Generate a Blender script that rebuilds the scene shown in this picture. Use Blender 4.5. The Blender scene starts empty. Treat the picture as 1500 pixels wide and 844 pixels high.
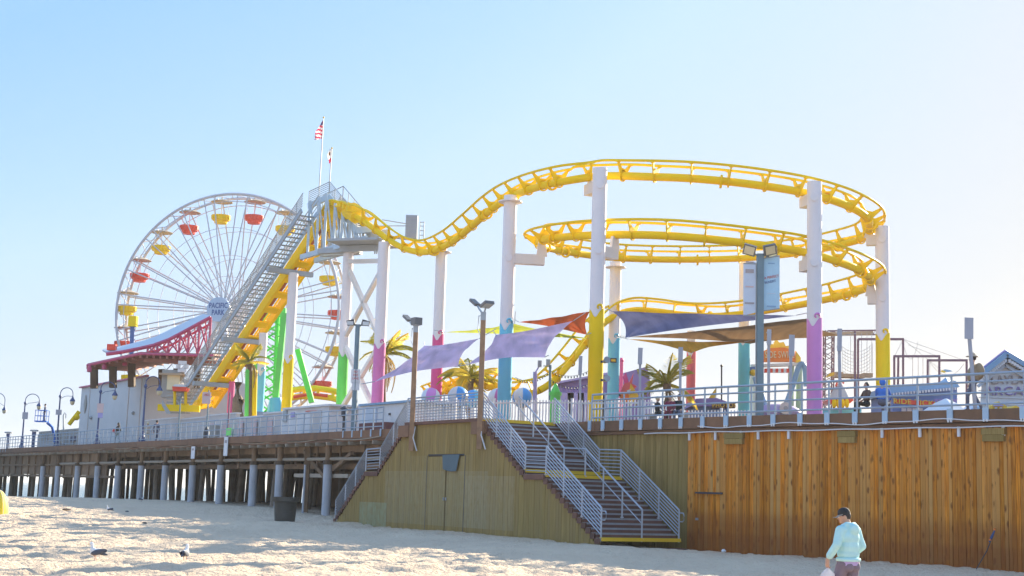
import bpy, math, random, os
import numpy as np
from mathutils import Vector as V, Matrix, Euler
random.seed(7); rng = np.random.default_rng(7)
S = bpy.context.scene
COL = S.collection
R = math.radians
# ------------------------------------------------------------------ camera, sky, sun, exposure
FPX, ROLL = 2083.0, 0.031
PITCH = math.atan(305.1/FPX)
EYE = V((0, 0, 1.75))
cF = V((0, math.cos(PITCH), math.sin(PITCH)))
_u0 = V((0, -math.sin(PITCH), math.cos(PITCH))); _r0 = V((1, 0, 0))
cR = math.cos(ROLL)*_r0 + math.sin(ROLL)*_u0
cU = -math.sin(ROLL)*_r0 + math.cos(ROLL)*_u0
cam = bpy.data.cameras.new('camera'); camo = bpy.data.objects.new('camera', cam); COL.objects.link(camo)
cam.sensor_width = 36; cam.lens = 36*FPX/1500; cam.clip_start = 0.1; cam.clip_end = 30000
camo.matrix_world = Matrix(((cR.x, cU.x, -cF.x, EYE.x), (cR.y, cU.y, -cF.y, EYE.y), (cR.z, cU.z, -cF.z, EYE.z), (0, 0, 0, 1)))
S.camera = camo
SUN_AZ, SUN_EL = R(40), R(21)          # azimuth east of the view axis
W = bpy.data.worlds.new('World'); S.world = W; W.use_nodes = True
wt = W.node_tree; wt.nodes.clear()
sky = wt.nodes.new('ShaderNodeTexSky'); sky.sky_type = 'NISHITA'; sky.sun_disc = False
sky.sun_elevation = SUN_EL; sky.sun_rotation = SUN_AZ
sky.air_density = 1.0; sky.dust_density = 0.6; sky.ozone_density = 2.5
bg = wt.nodes.new('ShaderNodeBackground'); bg.inputs[1].default_value = 0.15
wo = wt.nodes.new('ShaderNodeOutputWorld')
# the photograph's soft tone curve, applied evenly to the whole dome: pale blue away from the sun, warm white towards it
sp = wt.nodes.new('ShaderNodeSeparateColor'); wt.links.new(sky.outputs[0], sp.inputs[0])
lg = wt.nodes.new('ShaderNodeMath'); lg.operation = 'LOGARITHM'; lg.inputs[1].default_value = 10; wt.links.new(sp.outputs[0], lg.inputs[0])
rp = wt.nodes.new('ShaderNodeValToRGB'); el = rp.color_ramp.elements
SKY = [(.267, (.275, .482, .84)), (.41, (.375, .56, .84)), (.49, (.445, .605, .82)), (.77, (.56, .62, .70)), (.918, (.61, .63, .66)), (1.0, (.665, .65, .645))]
while len(el) < len(SKY): el.new(.5)
for e_, (p_, c_) in zip(el, SKY): e_.position = p_; e_.color = (*c_, 1)
wt.links.new(lg.outputs[0], rp.inputs[0])
vs = wt.nodes.new('ShaderNodeVectorMath'); vs.operation = 'SCALE'; vs.inputs['Scale'].default_value = 3.05
wt.links.new(rp.outputs[0], vs.inputs[0]); wt.links.new(vs.outputs[0], bg.inputs[0]); wt.links.new(bg.outputs[0], wo.inputs[0])
SD = V((math.sin(SUN_AZ)*math.cos(SUN_EL), math.cos(SUN_AZ)*math.cos(SUN_EL), math.sin(SUN_EL)))
sl = bpy.data.lights.new('sun', 'SUN'); sl.energy = 4.3; sl.angle = R(0.5); sl.color = (1.0, 0.90, 0.70)
so = bpy.data.objects.new('sun', sl); COL.objects.link(so); so.rotation_euler = SD.to_track_quat('Z', 'Y').to_euler(); so.location = (40, 40, 60)
S.view_settings.view_transform = 'Standard'; S.view_settings.look = 'None'; S.view_settings.gamma = 1.0
S.view_settings.exposure = 1.6
S.render.engine = 'CYCLES'
S.cycles.max_bounces = 6; S.cycles.diffuse_bounces = 3; S.cycles.glossy_bounces = 2
S.cycles.caustics_reflective = False; S.cycles.caustics_refractive = False
S.cycles.use_denoising = True

DECK = 4.78
Z = V((0, 0, 1))
def P(x, y, Y=None, z=None):
    """a point of the place on the line of sight through photo pixel (x, y), at northing Y or height z"""
    d = cF*FPX + cR*(x-750) + cU*(422-y)
    return EYE + d*((Y/d.y) if Y is not None else (z-EYE.z)/d.z)

# ------------------------------------------------------------------ materials
def lin(c): return tuple((x/12.92 if x <= .04045 else ((x+.055)/1.055)**2.4) for x in c)
def hx(h): h = h.lstrip('#'); return lin(tuple(int(h[i:i+2], 16)/255 for i in (0, 2, 4)))
def nd(t, typ, **kw):
    n = t.nodes.new(typ)
    for k, v in kw.items(): setattr(n, k, v)
    return n
def base(name):
    m = bpy.data.materials.new(name); m.use_nodes = True; t = m.node_tree
    return m, t, t.nodes['Principled BSDF']
def mat(name, col, rough=.5, metal=0., var=.12, scale=1.5, bump=0., bscale=30, spec=.5, rand=0., sub=0):
    m, t, p = base(name)
    if isinstance(col, str): col = hx(col)
    p.inputs['Roughness'].default_value = rough; p.inputs['Metallic'].default_value = metal
    p.inputs['Specular IOR Level'].default_value = spec
    tc = nd(t, 'ShaderNodeTexCoord')
    n = nd(t, 'ShaderNodeTexNoise'); n.inputs['Scale'].default_value = scale; n.inputs['Detail'].default_value = 6; n.inputs['Roughness'].default_value = .65
    t.links.new(tc.outputs['Object'], n.inputs['Vector'])
    r = nd(t, 'ShaderNodeMapRange'); r.inputs[1].default_value = .25; r.inputs[2].default_value = .75; r.inputs[3].default_value = 1-var; r.inputs[4].default_value = 1+var*.6
    t.links.new(n.outputs['Fac'], r.inputs[0])
    val = r.outputs[0]
    if rand:
        oi = nd(t, 'ShaderNodeObjectInfo'); rr = nd(t, 'ShaderNodeMapRange'); rr.inputs[3].default_value = 1-rand; rr.inputs[4].default_value = 1+rand
        t.links.new(oi.outputs['Random'], rr.inputs[0])
        mu = nd(t, 'ShaderNodeMath', operation='MULTIPLY'); t.links.new(val, mu.inputs[0]); t.links.new(rr.outputs[0], mu.inputs[1]); val = mu.outputs[0]
    mx = nd(t, 'ShaderNodeVectorMath', operation='SCALE'); mx.inputs[0].default_value = col
    t.links.new(val, mx.inputs['Scale']); t.links.new(mx.outputs[0], p.inputs['Base Color'])
    rn = nd(t, 'ShaderNodeMapRange'); rn.inputs[3].default_value = max(0, rough-.12); rn.inputs[4].default_value = min(1, rough+.12)
    t.links.new(n.outputs['Fac'], rn.inputs[0]); t.links.new(rn.outputs[0], p.inputs['Roughness'])
    if bump:
        b = nd(t, 'ShaderNodeBump'); b.inputs['Strength'].default_value = bump; b.inputs['Distance'].default_value = .02
        n2 = nd(t, 'ShaderNodeTexNoise'); n2.inputs['Scale'].default_value = bscale; n2.inputs['Detail'].default_value = 4
        t.links.new(tc.outputs['Object'], n2.inputs['Vector']); t.links.new(n2.outputs['Fac'], b.inputs['Height']); t.links.new(b.outputs[0], p.inputs['Normal'])
    return m
def cloth(name, col, trans=.45):
    """thin woven fabric: part of the light comes through"""
    m, t, p = base(name)
    if isinstance(col, str): col = hx(col)
    out = t.nodes['Material Output']
    tc = nd(t, 'ShaderNodeTexCoord'); n = nd(t, 'ShaderNodeTexNoise'); n.inputs['Scale'].default_value = .7; n.inputs['Detail'].default_value = 3
    wv = nd(t, 'ShaderNodeMapping'); wv.inputs['Scale'].default_value = (3, .3, .6); t.links.new(tc.outputs['Object'], wv.inputs[0]); t.links.new(wv.outputs[0], n.inputs['Vector'])
    r = nd(t, 'ShaderNodeMapRange'); r.inputs[1].default_value = .3; r.inputs[2].default_value = .7; r.inputs[3].default_value = .72; r.inputs[4].default_value = 1.10
    t.links.new(n.outputs['Fac'], r.inputs[0])
    s = nd(t, 'ShaderNodeVectorMath', operation='SCALE'); s.inputs[0].default_value = col; t.links.new(r.outputs[0], s.inputs['Scale'])
    tr = nd(t, 'ShaderNodeBsdfTranslucent'); di = nd(t, 'ShaderNodeBsdfDiffuse'); mx = nd(t, 'ShaderNodeMixShader'); mx.inputs[0].default_value = trans
    t.links.new(s.outputs[0], tr.inputs[0]); t.links.new(s.outputs[0], di.inputs[0]); t.links.new(di.outputs[0], mx.inputs[1]); t.links.new(tr.outputs[0], mx.inputs[2]); t.links.new(mx.outputs[0], out.inputs[0])
    t.nodes.remove(p)
    return m
def ramp(t, stops):
    r = nd(t, 'ShaderNodeValToRGB'); e = r.color_ramp.elements
    while len(e) < len(stops): e.new(.5)
    for a, (pos, c) in zip(e, stops): a.position = pos; a.color = (*c, 1)
    return r
def wood(name, cols, knots=True, rand=.25, hue=None, patches=(), stain=None, gscale=1.):
    """vertical planks: per-plank tone, long grain, knots, and painted-over patches given as local rectangles"""
    m, t, p = base(name); L = t.links
    tc = nd(t, 'ShaderNodeTexCoord'); oi = nd(t, 'ShaderNodeObjectInfo')
    off = nd(t, 'ShaderNodeVectorMath', operation='SCALE'); off.inputs[0].default_value = (31., 17., 53.); L.new(oi.outputs['Random'], off.inputs['Scale'])
    ad = nd(t, 'ShaderNodeVectorMath', operation='ADD'); L.new(tc.outputs['Object'], ad.inputs[0]); L.new(off.outputs[0], ad.inputs[1])
    mp = nd(t, 'ShaderNodeMapping'); mp.inputs['Scale'].default_value = (22*gscale, 22*gscale, 1.1*gscale); L.new(ad.outputs[0], mp.inputs[0])
    gr = nd(t, 'ShaderNodeTexNoise'); gr.inputs['Scale'].default_value = 1; gr.inputs['Detail'].default_value = 5; gr.inputs['Distortion'].default_value = .6; L.new(mp.outputs[0], gr.inputs['Vector'])
    cr = ramp(t, [(.25, cols[0]), (.55, cols[1]), (.8, cols[2])]); L.new(gr.outputs['Fac'], cr.inputs[0])
    rr = nd(t, 'ShaderNodeMapRange'); rr.inputs[3].default_value = 1-rand; rr.inputs[4].default_value = 1+rand; L.new(oi.outputs['Random'], rr.inputs[0])
    sc = nd(t, 'ShaderNodeVectorMath', operation='SCALE'); L.new(cr.outputs[0], sc.inputs[0]); L.new(rr.outputs[0], sc.inputs['Scale'])
    c = sc.outputs[0]
    if hue:
        mxh = nd(t, 'ShaderNodeMix', data_type='RGBA'); wn = nd(t, 'ShaderNodeTexWhiteNoise', noise_dimensions='1D'); L.new(oi.outputs['Random'], wn.inputs['W'])
        pw = nd(t, 'ShaderNodeMath', operation='POWER'); L.new(wn.outputs['Value'], pw.inputs[0]); pw.inputs[1].default_value = 2.2
        L.new(pw.outputs[0], mxh.inputs[0]); L.new(c, mxh.inputs[6]); mxh.inputs[7].default_value = (*hue, 1); c = mxh.outputs[2]
    if knots:
        mk = nd(t, 'ShaderNodeMapping'); mk.inputs['Scale'].default_value = (5.2, 5.2, 2.1); L.new(ad.outputs[0], mk.inputs[0])
        vo = nd(t, 'ShaderNodeTexVoronoi'); vo.inputs['Scale'].default_value = 1.0; L.new(mk.outputs[0], vo.inputs['Vector'])
        kn = nd(t, 'ShaderNodeMapRange'); kn.inputs[1].default_value = .15; kn.inputs[2].default_value = .34; kn.inputs[3].default_value = .92; kn.inputs[4].default_value = 0.
        nz = nd(t, 'ShaderNodeTexNoise'); nz.inputs['Scale'].default_value = 12; L.new(ad.outputs[0], nz.inputs['Vector'])
        a2 = nd(t, 'ShaderNodeMath', operation='MULTIPLY_ADD'); L.new(nz.outputs['Fac'], a2.inputs[0]); a2.inputs[1].default_value = .22; L.new(vo.outputs['Distance'], a2.inputs[2])
        sb = nd(t, 'ShaderNodeMath', operation='SUBTRACT'); L.new(a2.outputs[0], sb.inputs[0]); sb.inputs[1].default_value = .09
        L.new(sb.outputs[0], kn.inputs[0])
        kw = nd(t, 'ShaderNodeTexWhiteNoise', noise_dimensions='1D'); L.new(oi.outputs['Random'], kw.inputs['W']); km = nd(t, 'ShaderNodeMath', operation='MULTIPLY'); L.new(kn.outputs[0], km.inputs[0]); kp = nd(t, 'ShaderNodeMath', operation='POWER'); kp.inputs[1].default_value = .45; L.new(kw.outputs['Value'], kp.inputs[0]); L.new(kp.outputs[0], km.inputs[1])
        mk2 = nd(t, 'ShaderNodeMix', data_type='RGBA'); L.new(km.outputs[0], mk2.inputs[0]); L.new(c, mk2.inputs[6]); mk2.inputs[7].default_value = (.17, .055, .016, 1); c = mk2.outputs[2]
    sep = nd(t, 'ShaderNodeSeparateXYZ'); L.new(tc.outputs['Object'], sep.inputs[0])
    if stain:
        nz2 = nd(t, 'ShaderNodeTexNoise'); nz2.inputs['Scale'].default_value = .9; nz2.inputs['Detail'].default_value = 4; L.new(tc.outputs['Object'], nz2.inputs['Vector'])
        ms = nd(t, 'ShaderNodeMath', operation='MULTIPLY_ADD'); L.new(nz2.outputs['Fac'], ms.inputs[0]); ms.inputs[1].default_value = -3.2; L.new(sep.outputs['Z'], ms.inputs[2])
        mr = nd(t, 'ShaderNodeMapRange'); mr.inputs[1].default_value = -1.1; mr.inputs[2].default_value = .6; mr.inputs[3].default_value = .75; mr.inputs[4].default_value = 0; L.new(ms.outputs[0], mr.inputs[0])
        mm = nd(t, 'ShaderNodeMix', data_type='RGBA'); L.new(mr.outputs[0], mm.inputs[0]); L.new(c, mm.inputs[6]); mm.inputs[7].default_value = (*stain, 1); c = mm.outputs[2]
    if patches:
        pn = nd(t, 'ShaderNodeTexNoise'); pn.inputs['Scale'].default_value = 3.5; pn.inputs['Detail'].default_value = 6; L.new(ad.outputs[0], pn.inputs['Vector'])
        pa = nd(t, 'ShaderNodeMapRange'); pa.inputs[1].default_value = .3; pa.inputs[2].default_value = .62; pa.inputs[3].default_value = .35; L.new(pn.outputs['Fac'], pa.inputs[0])
    for (x0, x1, z0, z1, pc, amt) in patches:
        ms = [pa.outputs[0]]
        for o, a, b in (('X', x0, x1), ('Z', z0, z1)):
            for op, lim in (('GREATER_THAN', a), ('LESS_THAN', b)):
                g = nd(t, 'ShaderNodeMath', operation=op); L.new(sep.outputs[o], g.inputs[0]); g.inputs[1].default_value = lim; ms.append(g.outputs[0])
        while len(ms) > 1:
            g = nd(t, 'ShaderNodeMath', operation='MULTIPLY'); L.new(ms.pop(), g.inputs[0]); L.new(ms.pop(), g.inputs[1]); ms.append(g.outputs[0])
        g = nd(t, 'ShaderNodeMath', operation='MULTIPLY'); L.new(ms[0], g.inputs[0]); g.inputs[1].default_value = amt
        mm = nd(t, 'ShaderNodeMix', data_type='RGBA'); L.new(g.outputs[0], mm.inputs[0]); L.new(c, mm.inputs[6]); mm.inputs[7].default_value = (*pc, 1); c = mm.outputs[2]
    L.new(c, p.inputs['Base Color']); p.inputs['Roughness'].default_value = .85; p.inputs['Specular IOR Level'].default_value = .08
    b = nd(t, 'ShaderNodeBump'); b.inputs['Strength'].default_value = .35; b.inputs['Distance'].default_value = .01; L.new(gr.outputs['Fac'], b.inputs['Height']); L.new(b.outputs[0], p.inputs['Normal'])
    return m

M = dict(
 yellow=mat('yellow_paint', (1.0, .65, .003), .5, var=.05, scale=.6, spec=.15), white=mat('white_paint', (.84, .78, .78), .45, var=.06, scale=.5),
 cream=mat('cream_paint', (.80, .72, .66), .5, var=.06), pink=mat('pink_paint', (.74, .10, .28), .4, var=.06), magenta=mat('magenta_paint', (.78, .07, .27), .4, var=.06),
 orchid=mat('orchid_paint', (.76, .26, .62), .4, var=.06), mauve=mat('mauve_paint', (.66, .17, .42), .4, var=.06), sky=mat('sky_blue_paint', (.16, .60, .80), .4, var=.06), teal=mat('teal_paint', (.14, .58, .66), .4, var=.06),
 green=mat('green_paint', (.14, .72, .10), .4, var=.06), coral=mat('coral_paint', (.80, .14, .16), .4, var=.06), red=mat('red_paint', (.88, .07, .03), .4, var=.08), crimson=mat('crimson_steel_paint', (.55, .08, .17), .45, var=.1),
 rail=mat('grey_blue_rail_paint', (.36, .42, .50), .4, metal=.3, var=.12), galv=mat('galvanised_pipe', (.46, .48, .53), .38, metal=.55, var=.12), plate=mat('pale_blue_plate', (.42, .55, .68), .5, var=.1),
 steel=mat('grey_steel', (.40, .42, .44), .45, metal=.4, var=.12), pale=mat('pale_blue_steel', (.50, .60, .68), .45, metal=.2, var=.1), dark=mat('dark_metal', (.05, .05, .06), .5), navy=mat('navy_lamp_paint', (.06, .09, .22), .45), 
 blue_ball=mat('ball_blue', (.08, .36, .80), .35, var=.05), wheelp=mat('wheel_grey_paint', (.60, .56, .58), .45, var=.06), lamphead=mat('weathered_lamp_housing', (.20, .18, .17), .5, metal=.2, var=.2),
 post=mat('slate_post_paint', (.17, .25, .29), .5, var=.15), bulb=mat('warm_glass_globe', (.75, .62, .38), .2), glass=mat('lamp_lens_glass', (.7, .7, .68), .15),
 deckdark=mat('dark_deck_timber', (.12, .075, .045), .8, var=.35, scale=2, bump=.3), fascia=mat('brown_fascia_timber', (.23, .115, .062), .8, var=.35, scale=1.2, bump=.4, rand=.15), under=mat('weathered_under_timber', (.27, .165, .095), .85, var=.4, scale=1.1, bump=.4, rand=.3), batten=mat('pale_batten', (.42, .34, .26), .8, rand=.2),
 pile=mat('pale_pile_wrap', (.50, .50, .53), .6, var=.25, scale=.8), rawpile=mat('old_pile_wood', (.30, .24, .19), .85, var=.4, scale=1.5, bump=.5, rand=.3),
 tread=mat('grey_tread_board', (.30, .29, .30), .7, var=.25, scale=3), riser=mat('dark_brown_riser', (.16, .068, .045), .75, var=.35, scale=2, rand=.2), nosing=mat('yellow_nosing', (.85, .52, .02), .6, var=.1),
 timber=mat('lamp_post_timber', (.40, .225, .125), .8, var=.35, scale=3, bump=.4), building=mat('white_render', (.66, .66, .67), .8, var=.10, scale=.25, bump=.15), wallw=mat('cream_wall', (.66, .60, .57), .8, var=.12, scale=.4), tan=mat('tan_container', (.42, .39, .35), .7, var=.15), tanroof=mat('beige_canopy', (.50, .42, .32), .6, var=.12), rust=mat('red_brown_roof', (.34, .12, .085), .6, var=.15), roofw=mat('pale_metal_roof', (.60, .62, .66), .45, metal=.1, var=.1),
 purple=mat('purple_wall', (.27, .21, .48), .7, var=.1), lilac=mat('lilac_paint', (.45, .40, .72), .6), bluewall=mat('blue_stall_paint', (.16, .26, .55), .6), bluetrim=mat('blue_trim', (.26, .43, .62), .6), orange=mat('orange_sign', (.85, .22, .03), .5), gold=mat('gold_letter', (.90, .58, .05), .5), ink=mat('navy_print', (.08, .14, .36), .6), red_ink=mat('red_print', (.65, .06, .05), .6), letter=mat('cream_letter', (.85, .72, .45), .6), letterp=mat('purple_letter', (.30, .22, .46), .6), letterg=mat('grey_letter', (.42, .36, .36), .7), brownsign=mat('brown_sign', (.10, .05, .035), .6), sign=mat('pinkish_sign_face', (.72, .52, .50), .5), signw=mat('white_sign_face', (.78, .76, .77), .5), signback=mat('aluminium_sign_back', (.40, .40, .46), .45, metal=.3), banner=mat('pale_blue_banner', (.44, .66, .80), .6), bannerw=mat('white_banner', (.62, .68, .78), .6),
 maroon=mat('mauve_steel', (.22, .12, .17), .5), rope=mat('net_rope', (.55, .52, .50), .8), plankp=mat('tan_platform', (.50, .36, .24), .8),
 can=mat('weathered_can_steel', (.085, .075, .062), .7, metal=.2, var=.45, scale=2.5, bump=.3), black=mat('black_cloth', (.02, .02, .022), .8), trunk=mat('palm_trunk', (.22, .15, .10), .9, var=.4, scale=6, bump=.6), frond=None, skin=mat('skin', (.55, .30, .20), .5, var=.06), hair=mat('dark_hair', (.03, .02, .018), .6),
 aqua=mat('aqua_hoodie', (.46, .74, .74), .85, var=.08, scale=6, bump=.35, bscale=9), lav=mat('lavender_hem', (.52, .38, .66), .85), greyp=mat('grey_purple_trousers', (.20, .16, .21), .85, var=.15, bump=.3, bscale=10), tee=mat('beige_shirt', (.62, .50, .40), .85), olive=mat('olive_coat', (.32, .23, .14), .85), denim=mat('denim', (.10, .11, .17), .85), jean=mat('pale_jeans', (.33, .42, .44), .85), wine=mat('wine_top', (.22, .03, .06), .85), blue=mat('bright_blue_coat', (.05, .20, .70), .8), bagw=cloth('thin_white_plastic', (.85, .82, .84), .35), feather=mat('white_feather', (.80, .78, .76), .8), slate=mat('slate_feather', (.07, .08, .11), .7), beak=mat('yellow_beak', (.75, .45, .08), .5), leg=mat('pink_leg', (.55, .30, .24), .6), tent=mat('yellow_tent_cloth', (.92, .68, .03), .6, var=.05))

def frond_mat(name, a, b, trans=.35):
    m, t, p = base(name); out = t.nodes['Material Output']; oi = nd(t, 'ShaderNodeObjectInfo'); tc = nd(t, 'ShaderNodeTexCoord')
    n = nd(t, 'ShaderNodeTexNoise'); n.inputs['Scale'].default_value = 2; t.links.new(tc.outputs['Object'], n.inputs['Vector'])
    ad = nd(t, 'ShaderNodeMath', operation='ADD'); t.links.new(n.outputs['Fac'], ad.inputs[0]); t.links.new(oi.outputs['Random'], ad.inputs[1])
    r = ramp(t, [(.35, a), (1., b)]); mu = nd(t, 'ShaderNodeMath', operation='MULTIPLY'); mu.inputs[1].default_value = .62; t.links.new(ad.outputs[0], mu.inputs[0]); t.links.new(mu.outputs[0], r.inputs[0])
    tr = nd(t, 'ShaderNodeBsdfTranslucent'); mx = nd(t, 'ShaderNodeMixShader'); mx.inputs[0].default_value = trans
    t.links.new(r.outputs[0], p.inputs['Base Color']); t.links.new(r.outputs[0], tr.inputs[0]); t.links.new(p.outputs[0], mx.inputs[1]); t.links.new(tr.outputs[0], mx.inputs[2]); t.links.new(mx.outputs[0], out.inputs[0])
    p.inputs['Roughness'].default_value = .5
    return m
M['frond'] = frond_mat('palm_leaf', (.34, .34, .04), (.95, .74, .10), .62)
M['dryfrond'] = frond_mat('dry_palm_leaf', (.40, .26, .06), (.50, .36, .10))

# ------------------------------------------------------------------ mesh helpers
def basis_of(d, up=Z):
    d = d.normalized(); x = d.cross(up)
    if x.length < 1e-4: x = V((1, 0, 0))
    x.normalize(); return x, d, x.cross(d)
class MB:
    def __init__(s): s.v, s.f, s.m = [], [], []
    def add(s, vs, fs, mi=0):
        o = len(s.v); s.v += [tuple(v) for v in vs]; s.f += [tuple(i+o for i in f) for f in fs]; s.m += [mi]*len(fs); return s
    def box(s, c, size, X=None, Y=None, mi=0):
        c = V(c); X = V(X).normalized() if X is not None else V((1, 0, 0)); Y = V(Y).normalized() if Y is not None else Z.cross(X).normalized(); N = X.cross(Y)
        a, b, h = X*size[0]/2, Y*size[1]/2, N*size[2]/2
        vs = [c-a-b-h, c+a-b-h, c+a+b-h, c-a+b-h, c-a-b+h, c+a-b+h, c+a+b+h, c-a+b+h]
        return s.add(vs, [(0, 3, 2, 1), (4, 5, 6, 7), (0, 1, 5, 4), (1, 2, 6, 5), (2, 3, 7, 6), (3, 0, 4, 7)], mi)
    def beam(s, p, q, w, h, up=Z, mi=0):
        p, q = V(p), V(q); x, d, n = basis_of(q-p, up)
        return s.box((p+q)/2, ((q-p).length, w, h), d, -x if False else n.cross(d), mi)
    def rod(s, p, q, r, n=8, r2=None, mi=0):
        p, q = V(p), V(q); x, d, y = basis_of(q-p); r2 = r if r2 is None else r2
        vs = [];
        for c, rr in ((p, r), (q, r2)):
            vs += [c + x*math.cos(2*math.pi*i/n)*rr + y*math.sin(2*math.pi*i/n)*rr for i in range(n)]
        fs = [(i, (i+1) % n, n+(i+1) % n, n+i) for i in range(n)] + [tuple(range(n-1, -1, -1)), tuple(range(n, 2*n))]
        return s.add(vs, fs, mi)
    def tube(s, pts, r, n=8, closed=False, mi=0, up=Z):
        pts = [V(p) for p in pts]; N = len(pts); vs = []; rs = r if isinstance(r, (list, tuple)) else [r]*N
        for k, p in enumerate(pts):
            t = (pts[(k+1) % N]-pts[k-1]) if closed or 0 < k < N-1 else (pts[1]-pts[0] if k == 0 else pts[-1]-pts[-2])
            x, d, y = basis_of(t, up)
            vs += [p + x*math.cos(2*math.pi*i/n)*rs[k] + y*math.sin(2*math.pi*i/n)*rs[k] for i in range(n)]
        fs = []
        for k in range(N if closed else N-1):
            a, b = k*n, ((k+1) % N)*n
            fs += [(a+i, a+(i+1) % n, b+(i+1) % n, b+i) for i in range(n)]
        if not closed: fs += [tuple(range(n-1, -1, -1)), tuple(range((N-1)*n, N*n))]
        return s.add(vs, fs, mi)
    def lathe(s, prof, c=(0, 0, 0), n=20, mi=0, cap=True):
        c = V(c); vs = []
        for (r, z) in prof: vs += [c+V((r*math.cos(2*math.pi*i/n), r*math.sin(2*math.pi*i/n), z)) for i in range(n)]
        fs = []
        for k in range(len(prof)-1):
            fs += [(k*n+i, k*n+(i+1) % n, (k+1)*n+(i+1) % n, (k+1)*n+i) for i in range(n)]
        if cap: fs += [tuple(range(n-1, -1, -1)), tuple((len(prof)-1)*n+i for i in range(n))]
        return s.add(vs, fs, mi)
    def ball(s, c, r, n=12, m=8, X=None, mi=0):
        c = V(c); r = r if isinstance(r, (tuple, list)) else (r, r, r); vs = []; Rm = X if X is not None else Matrix.Identity(3)
        for j in range(m+1):
            a = math.pi*j/m
            for i in range(n):
                b = 2*math.pi*i/n; vs.append(c + Rm @ V((r[0]*math.sin(a)*math.cos(b), r[1]*math.sin(a)*math.sin(b), -r[2]*math.cos(a))))
        fs = [(j*n+i, j*n+(i+1) % n, (j+1)*n+(i+1) % n, (j+1)*n+i) for j in range(m) for i in range(n)]
        return s.add(vs, fs, mi)
    def prism(s, pts, th, mi=0):
        pts = [V(p) for p in pts]; th = V(th); n = len(pts)
        return s.add(pts+[p+th for p in pts], [tuple(range(n-1, -1, -1)), tuple(range(n, 2*n))]+[(i, (i+1) % n, n+(i+1) % n, n+i) for i in range(n)], mi)
    def mesh(s, name, mats, smooth=False):
        me = bpy.data.meshes.new(name); me.from_pydata(s.v, [], s.f)
        for m in (mats if isinstance(mats, (list, tuple)) else [mats]): me.materials.append(m)
        me.polygons.foreach_set('material_index', s.m)
        if smooth: me.polygons.foreach_set('use_smooth', [True]*len(me.polygons))
        me.validate(); me.update()
        if smooth: me.set_sharp_from_angle(angle=R(40))
        return me
def mw(o):
    return (mw(o.parent) @ o.matrix_parent_inverse @ o.matrix_basis) if o.parent else o.matrix_basis.copy()
def tag(o, label=None, cat=None, group=None, kind=None):
    if label: o['label'] = label
    if cat: o['category'] = cat
    if group: o['group'] = group
    if kind: o['kind'] = kind
    return o
def inst(name, me, W=None, parent=None, local=False, label=None, kind=None):
    o = bpy.data.objects.new(name, me); COL.objects.link(o)
    if parent is not None:
        o.parent = parent
        if not local: o.matrix_parent_inverse = mw(parent).inverted()
    if W is not None: o.matrix_basis = W
    return tag(o, label, kind=kind)
def part(name, mb, m, parent=None, smooth=False, local=False, label=None, kind=None):
    return inst(name, mb.mesh(name, m, smooth), None, parent, local, label, kind)
def thing(name, label, cat, loc=(0, 0, 0), rz=0., group=None):
    o = bpy.data.objects.new(name, None); COL.objects.link(o); o.location = loc; o.rotation_euler = (0, 0, rz); o.empty_display_size = .2
    o.matrix_basis = Matrix.Translation(V(loc)) @ Matrix.Rotation(rz, 4, 'Z')
    return tag(o, label, cat, group)
KIDS = {}
def copy_tree(o, W=None, parent=None, label=None):
    c = o.copy(); COL.objects.link(c)
    if parent is not None: c.parent = parent
    if W is not None: c.matrix_basis = W
    if label: c['label'] = label
    for k in [x for x in o.children]: copy_tree(k, None, c)
    return c
def frame(o, x, y, z): # 4x4 from origin and axes
    return Matrix(((x.x, y.x, z.x, o.x), (x.y, y.y, z.y, o.y), (x.z, y.z, z.z, o.z), (0, 0, 0, 1)))
def text(s, size, m, o, x, up, parent, ext=.01, name='lettering', sx=1., align='CENTER', bold=0.):
    c = bpy.data.curves.new(name, 'FONT'); c.body = s; c.size = size; c.extrude = ext; c.align_x = align; c.align_y = 'CENTER'; c.space_character = 1.05
    c.materials.append(m); c.resolution_u = 3; c.offset = bold
    x = V(x).normalized(); up = V(up).normalized(); up = (up-x*up.dot(x)).normalized()
    tmp = bpy.data.objects.new(name, c); me = bpy.data.meshes.new_from_object(tmp); bpy.data.objects.remove(tmp); me.name = name
    if not me.materials: me.materials.append(m)
    ob = bpy.data.objects.new(name, me); COL.objects.link(ob)
    ob.parent = parent; ob.matrix_parent_inverse = mw(parent).inverted(); ob.matrix_basis = frame(V(o), x*sx, up, x.cross(up))
    return ob
def spline(pts, n=8):
    pts = [np.array(p, float) for p in pts]; P_ = [2*pts[0]-pts[1]]+pts+[2*pts[-1]-pts[-2]]; out = []
    for i in range(1, len(P_)-2):
        a, b, c, d = P_[i-1:i+3]
        for k in range(n):
            t = k/n; out.append(.5*((2*b)+(-a+c)*t+(2*a-5*b+4*c-d)*t*t+(-a+3*b-3*c+d)*t**3))
    out.append(pts[-1]); return out
def resample(pts, ds):
    a = np.array(pts); L = np.r_[0, np.cumsum(np.linalg.norm(np.diff(a[:, :3], axis=0), axis=1))]; n = max(2, int(L[-1]/ds)+1)
    t = np.linspace(0, L[-1], n); return [tuple(np.interp(q, L, a[:, k]) for k in range(a.shape[1])) for q in t]

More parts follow.
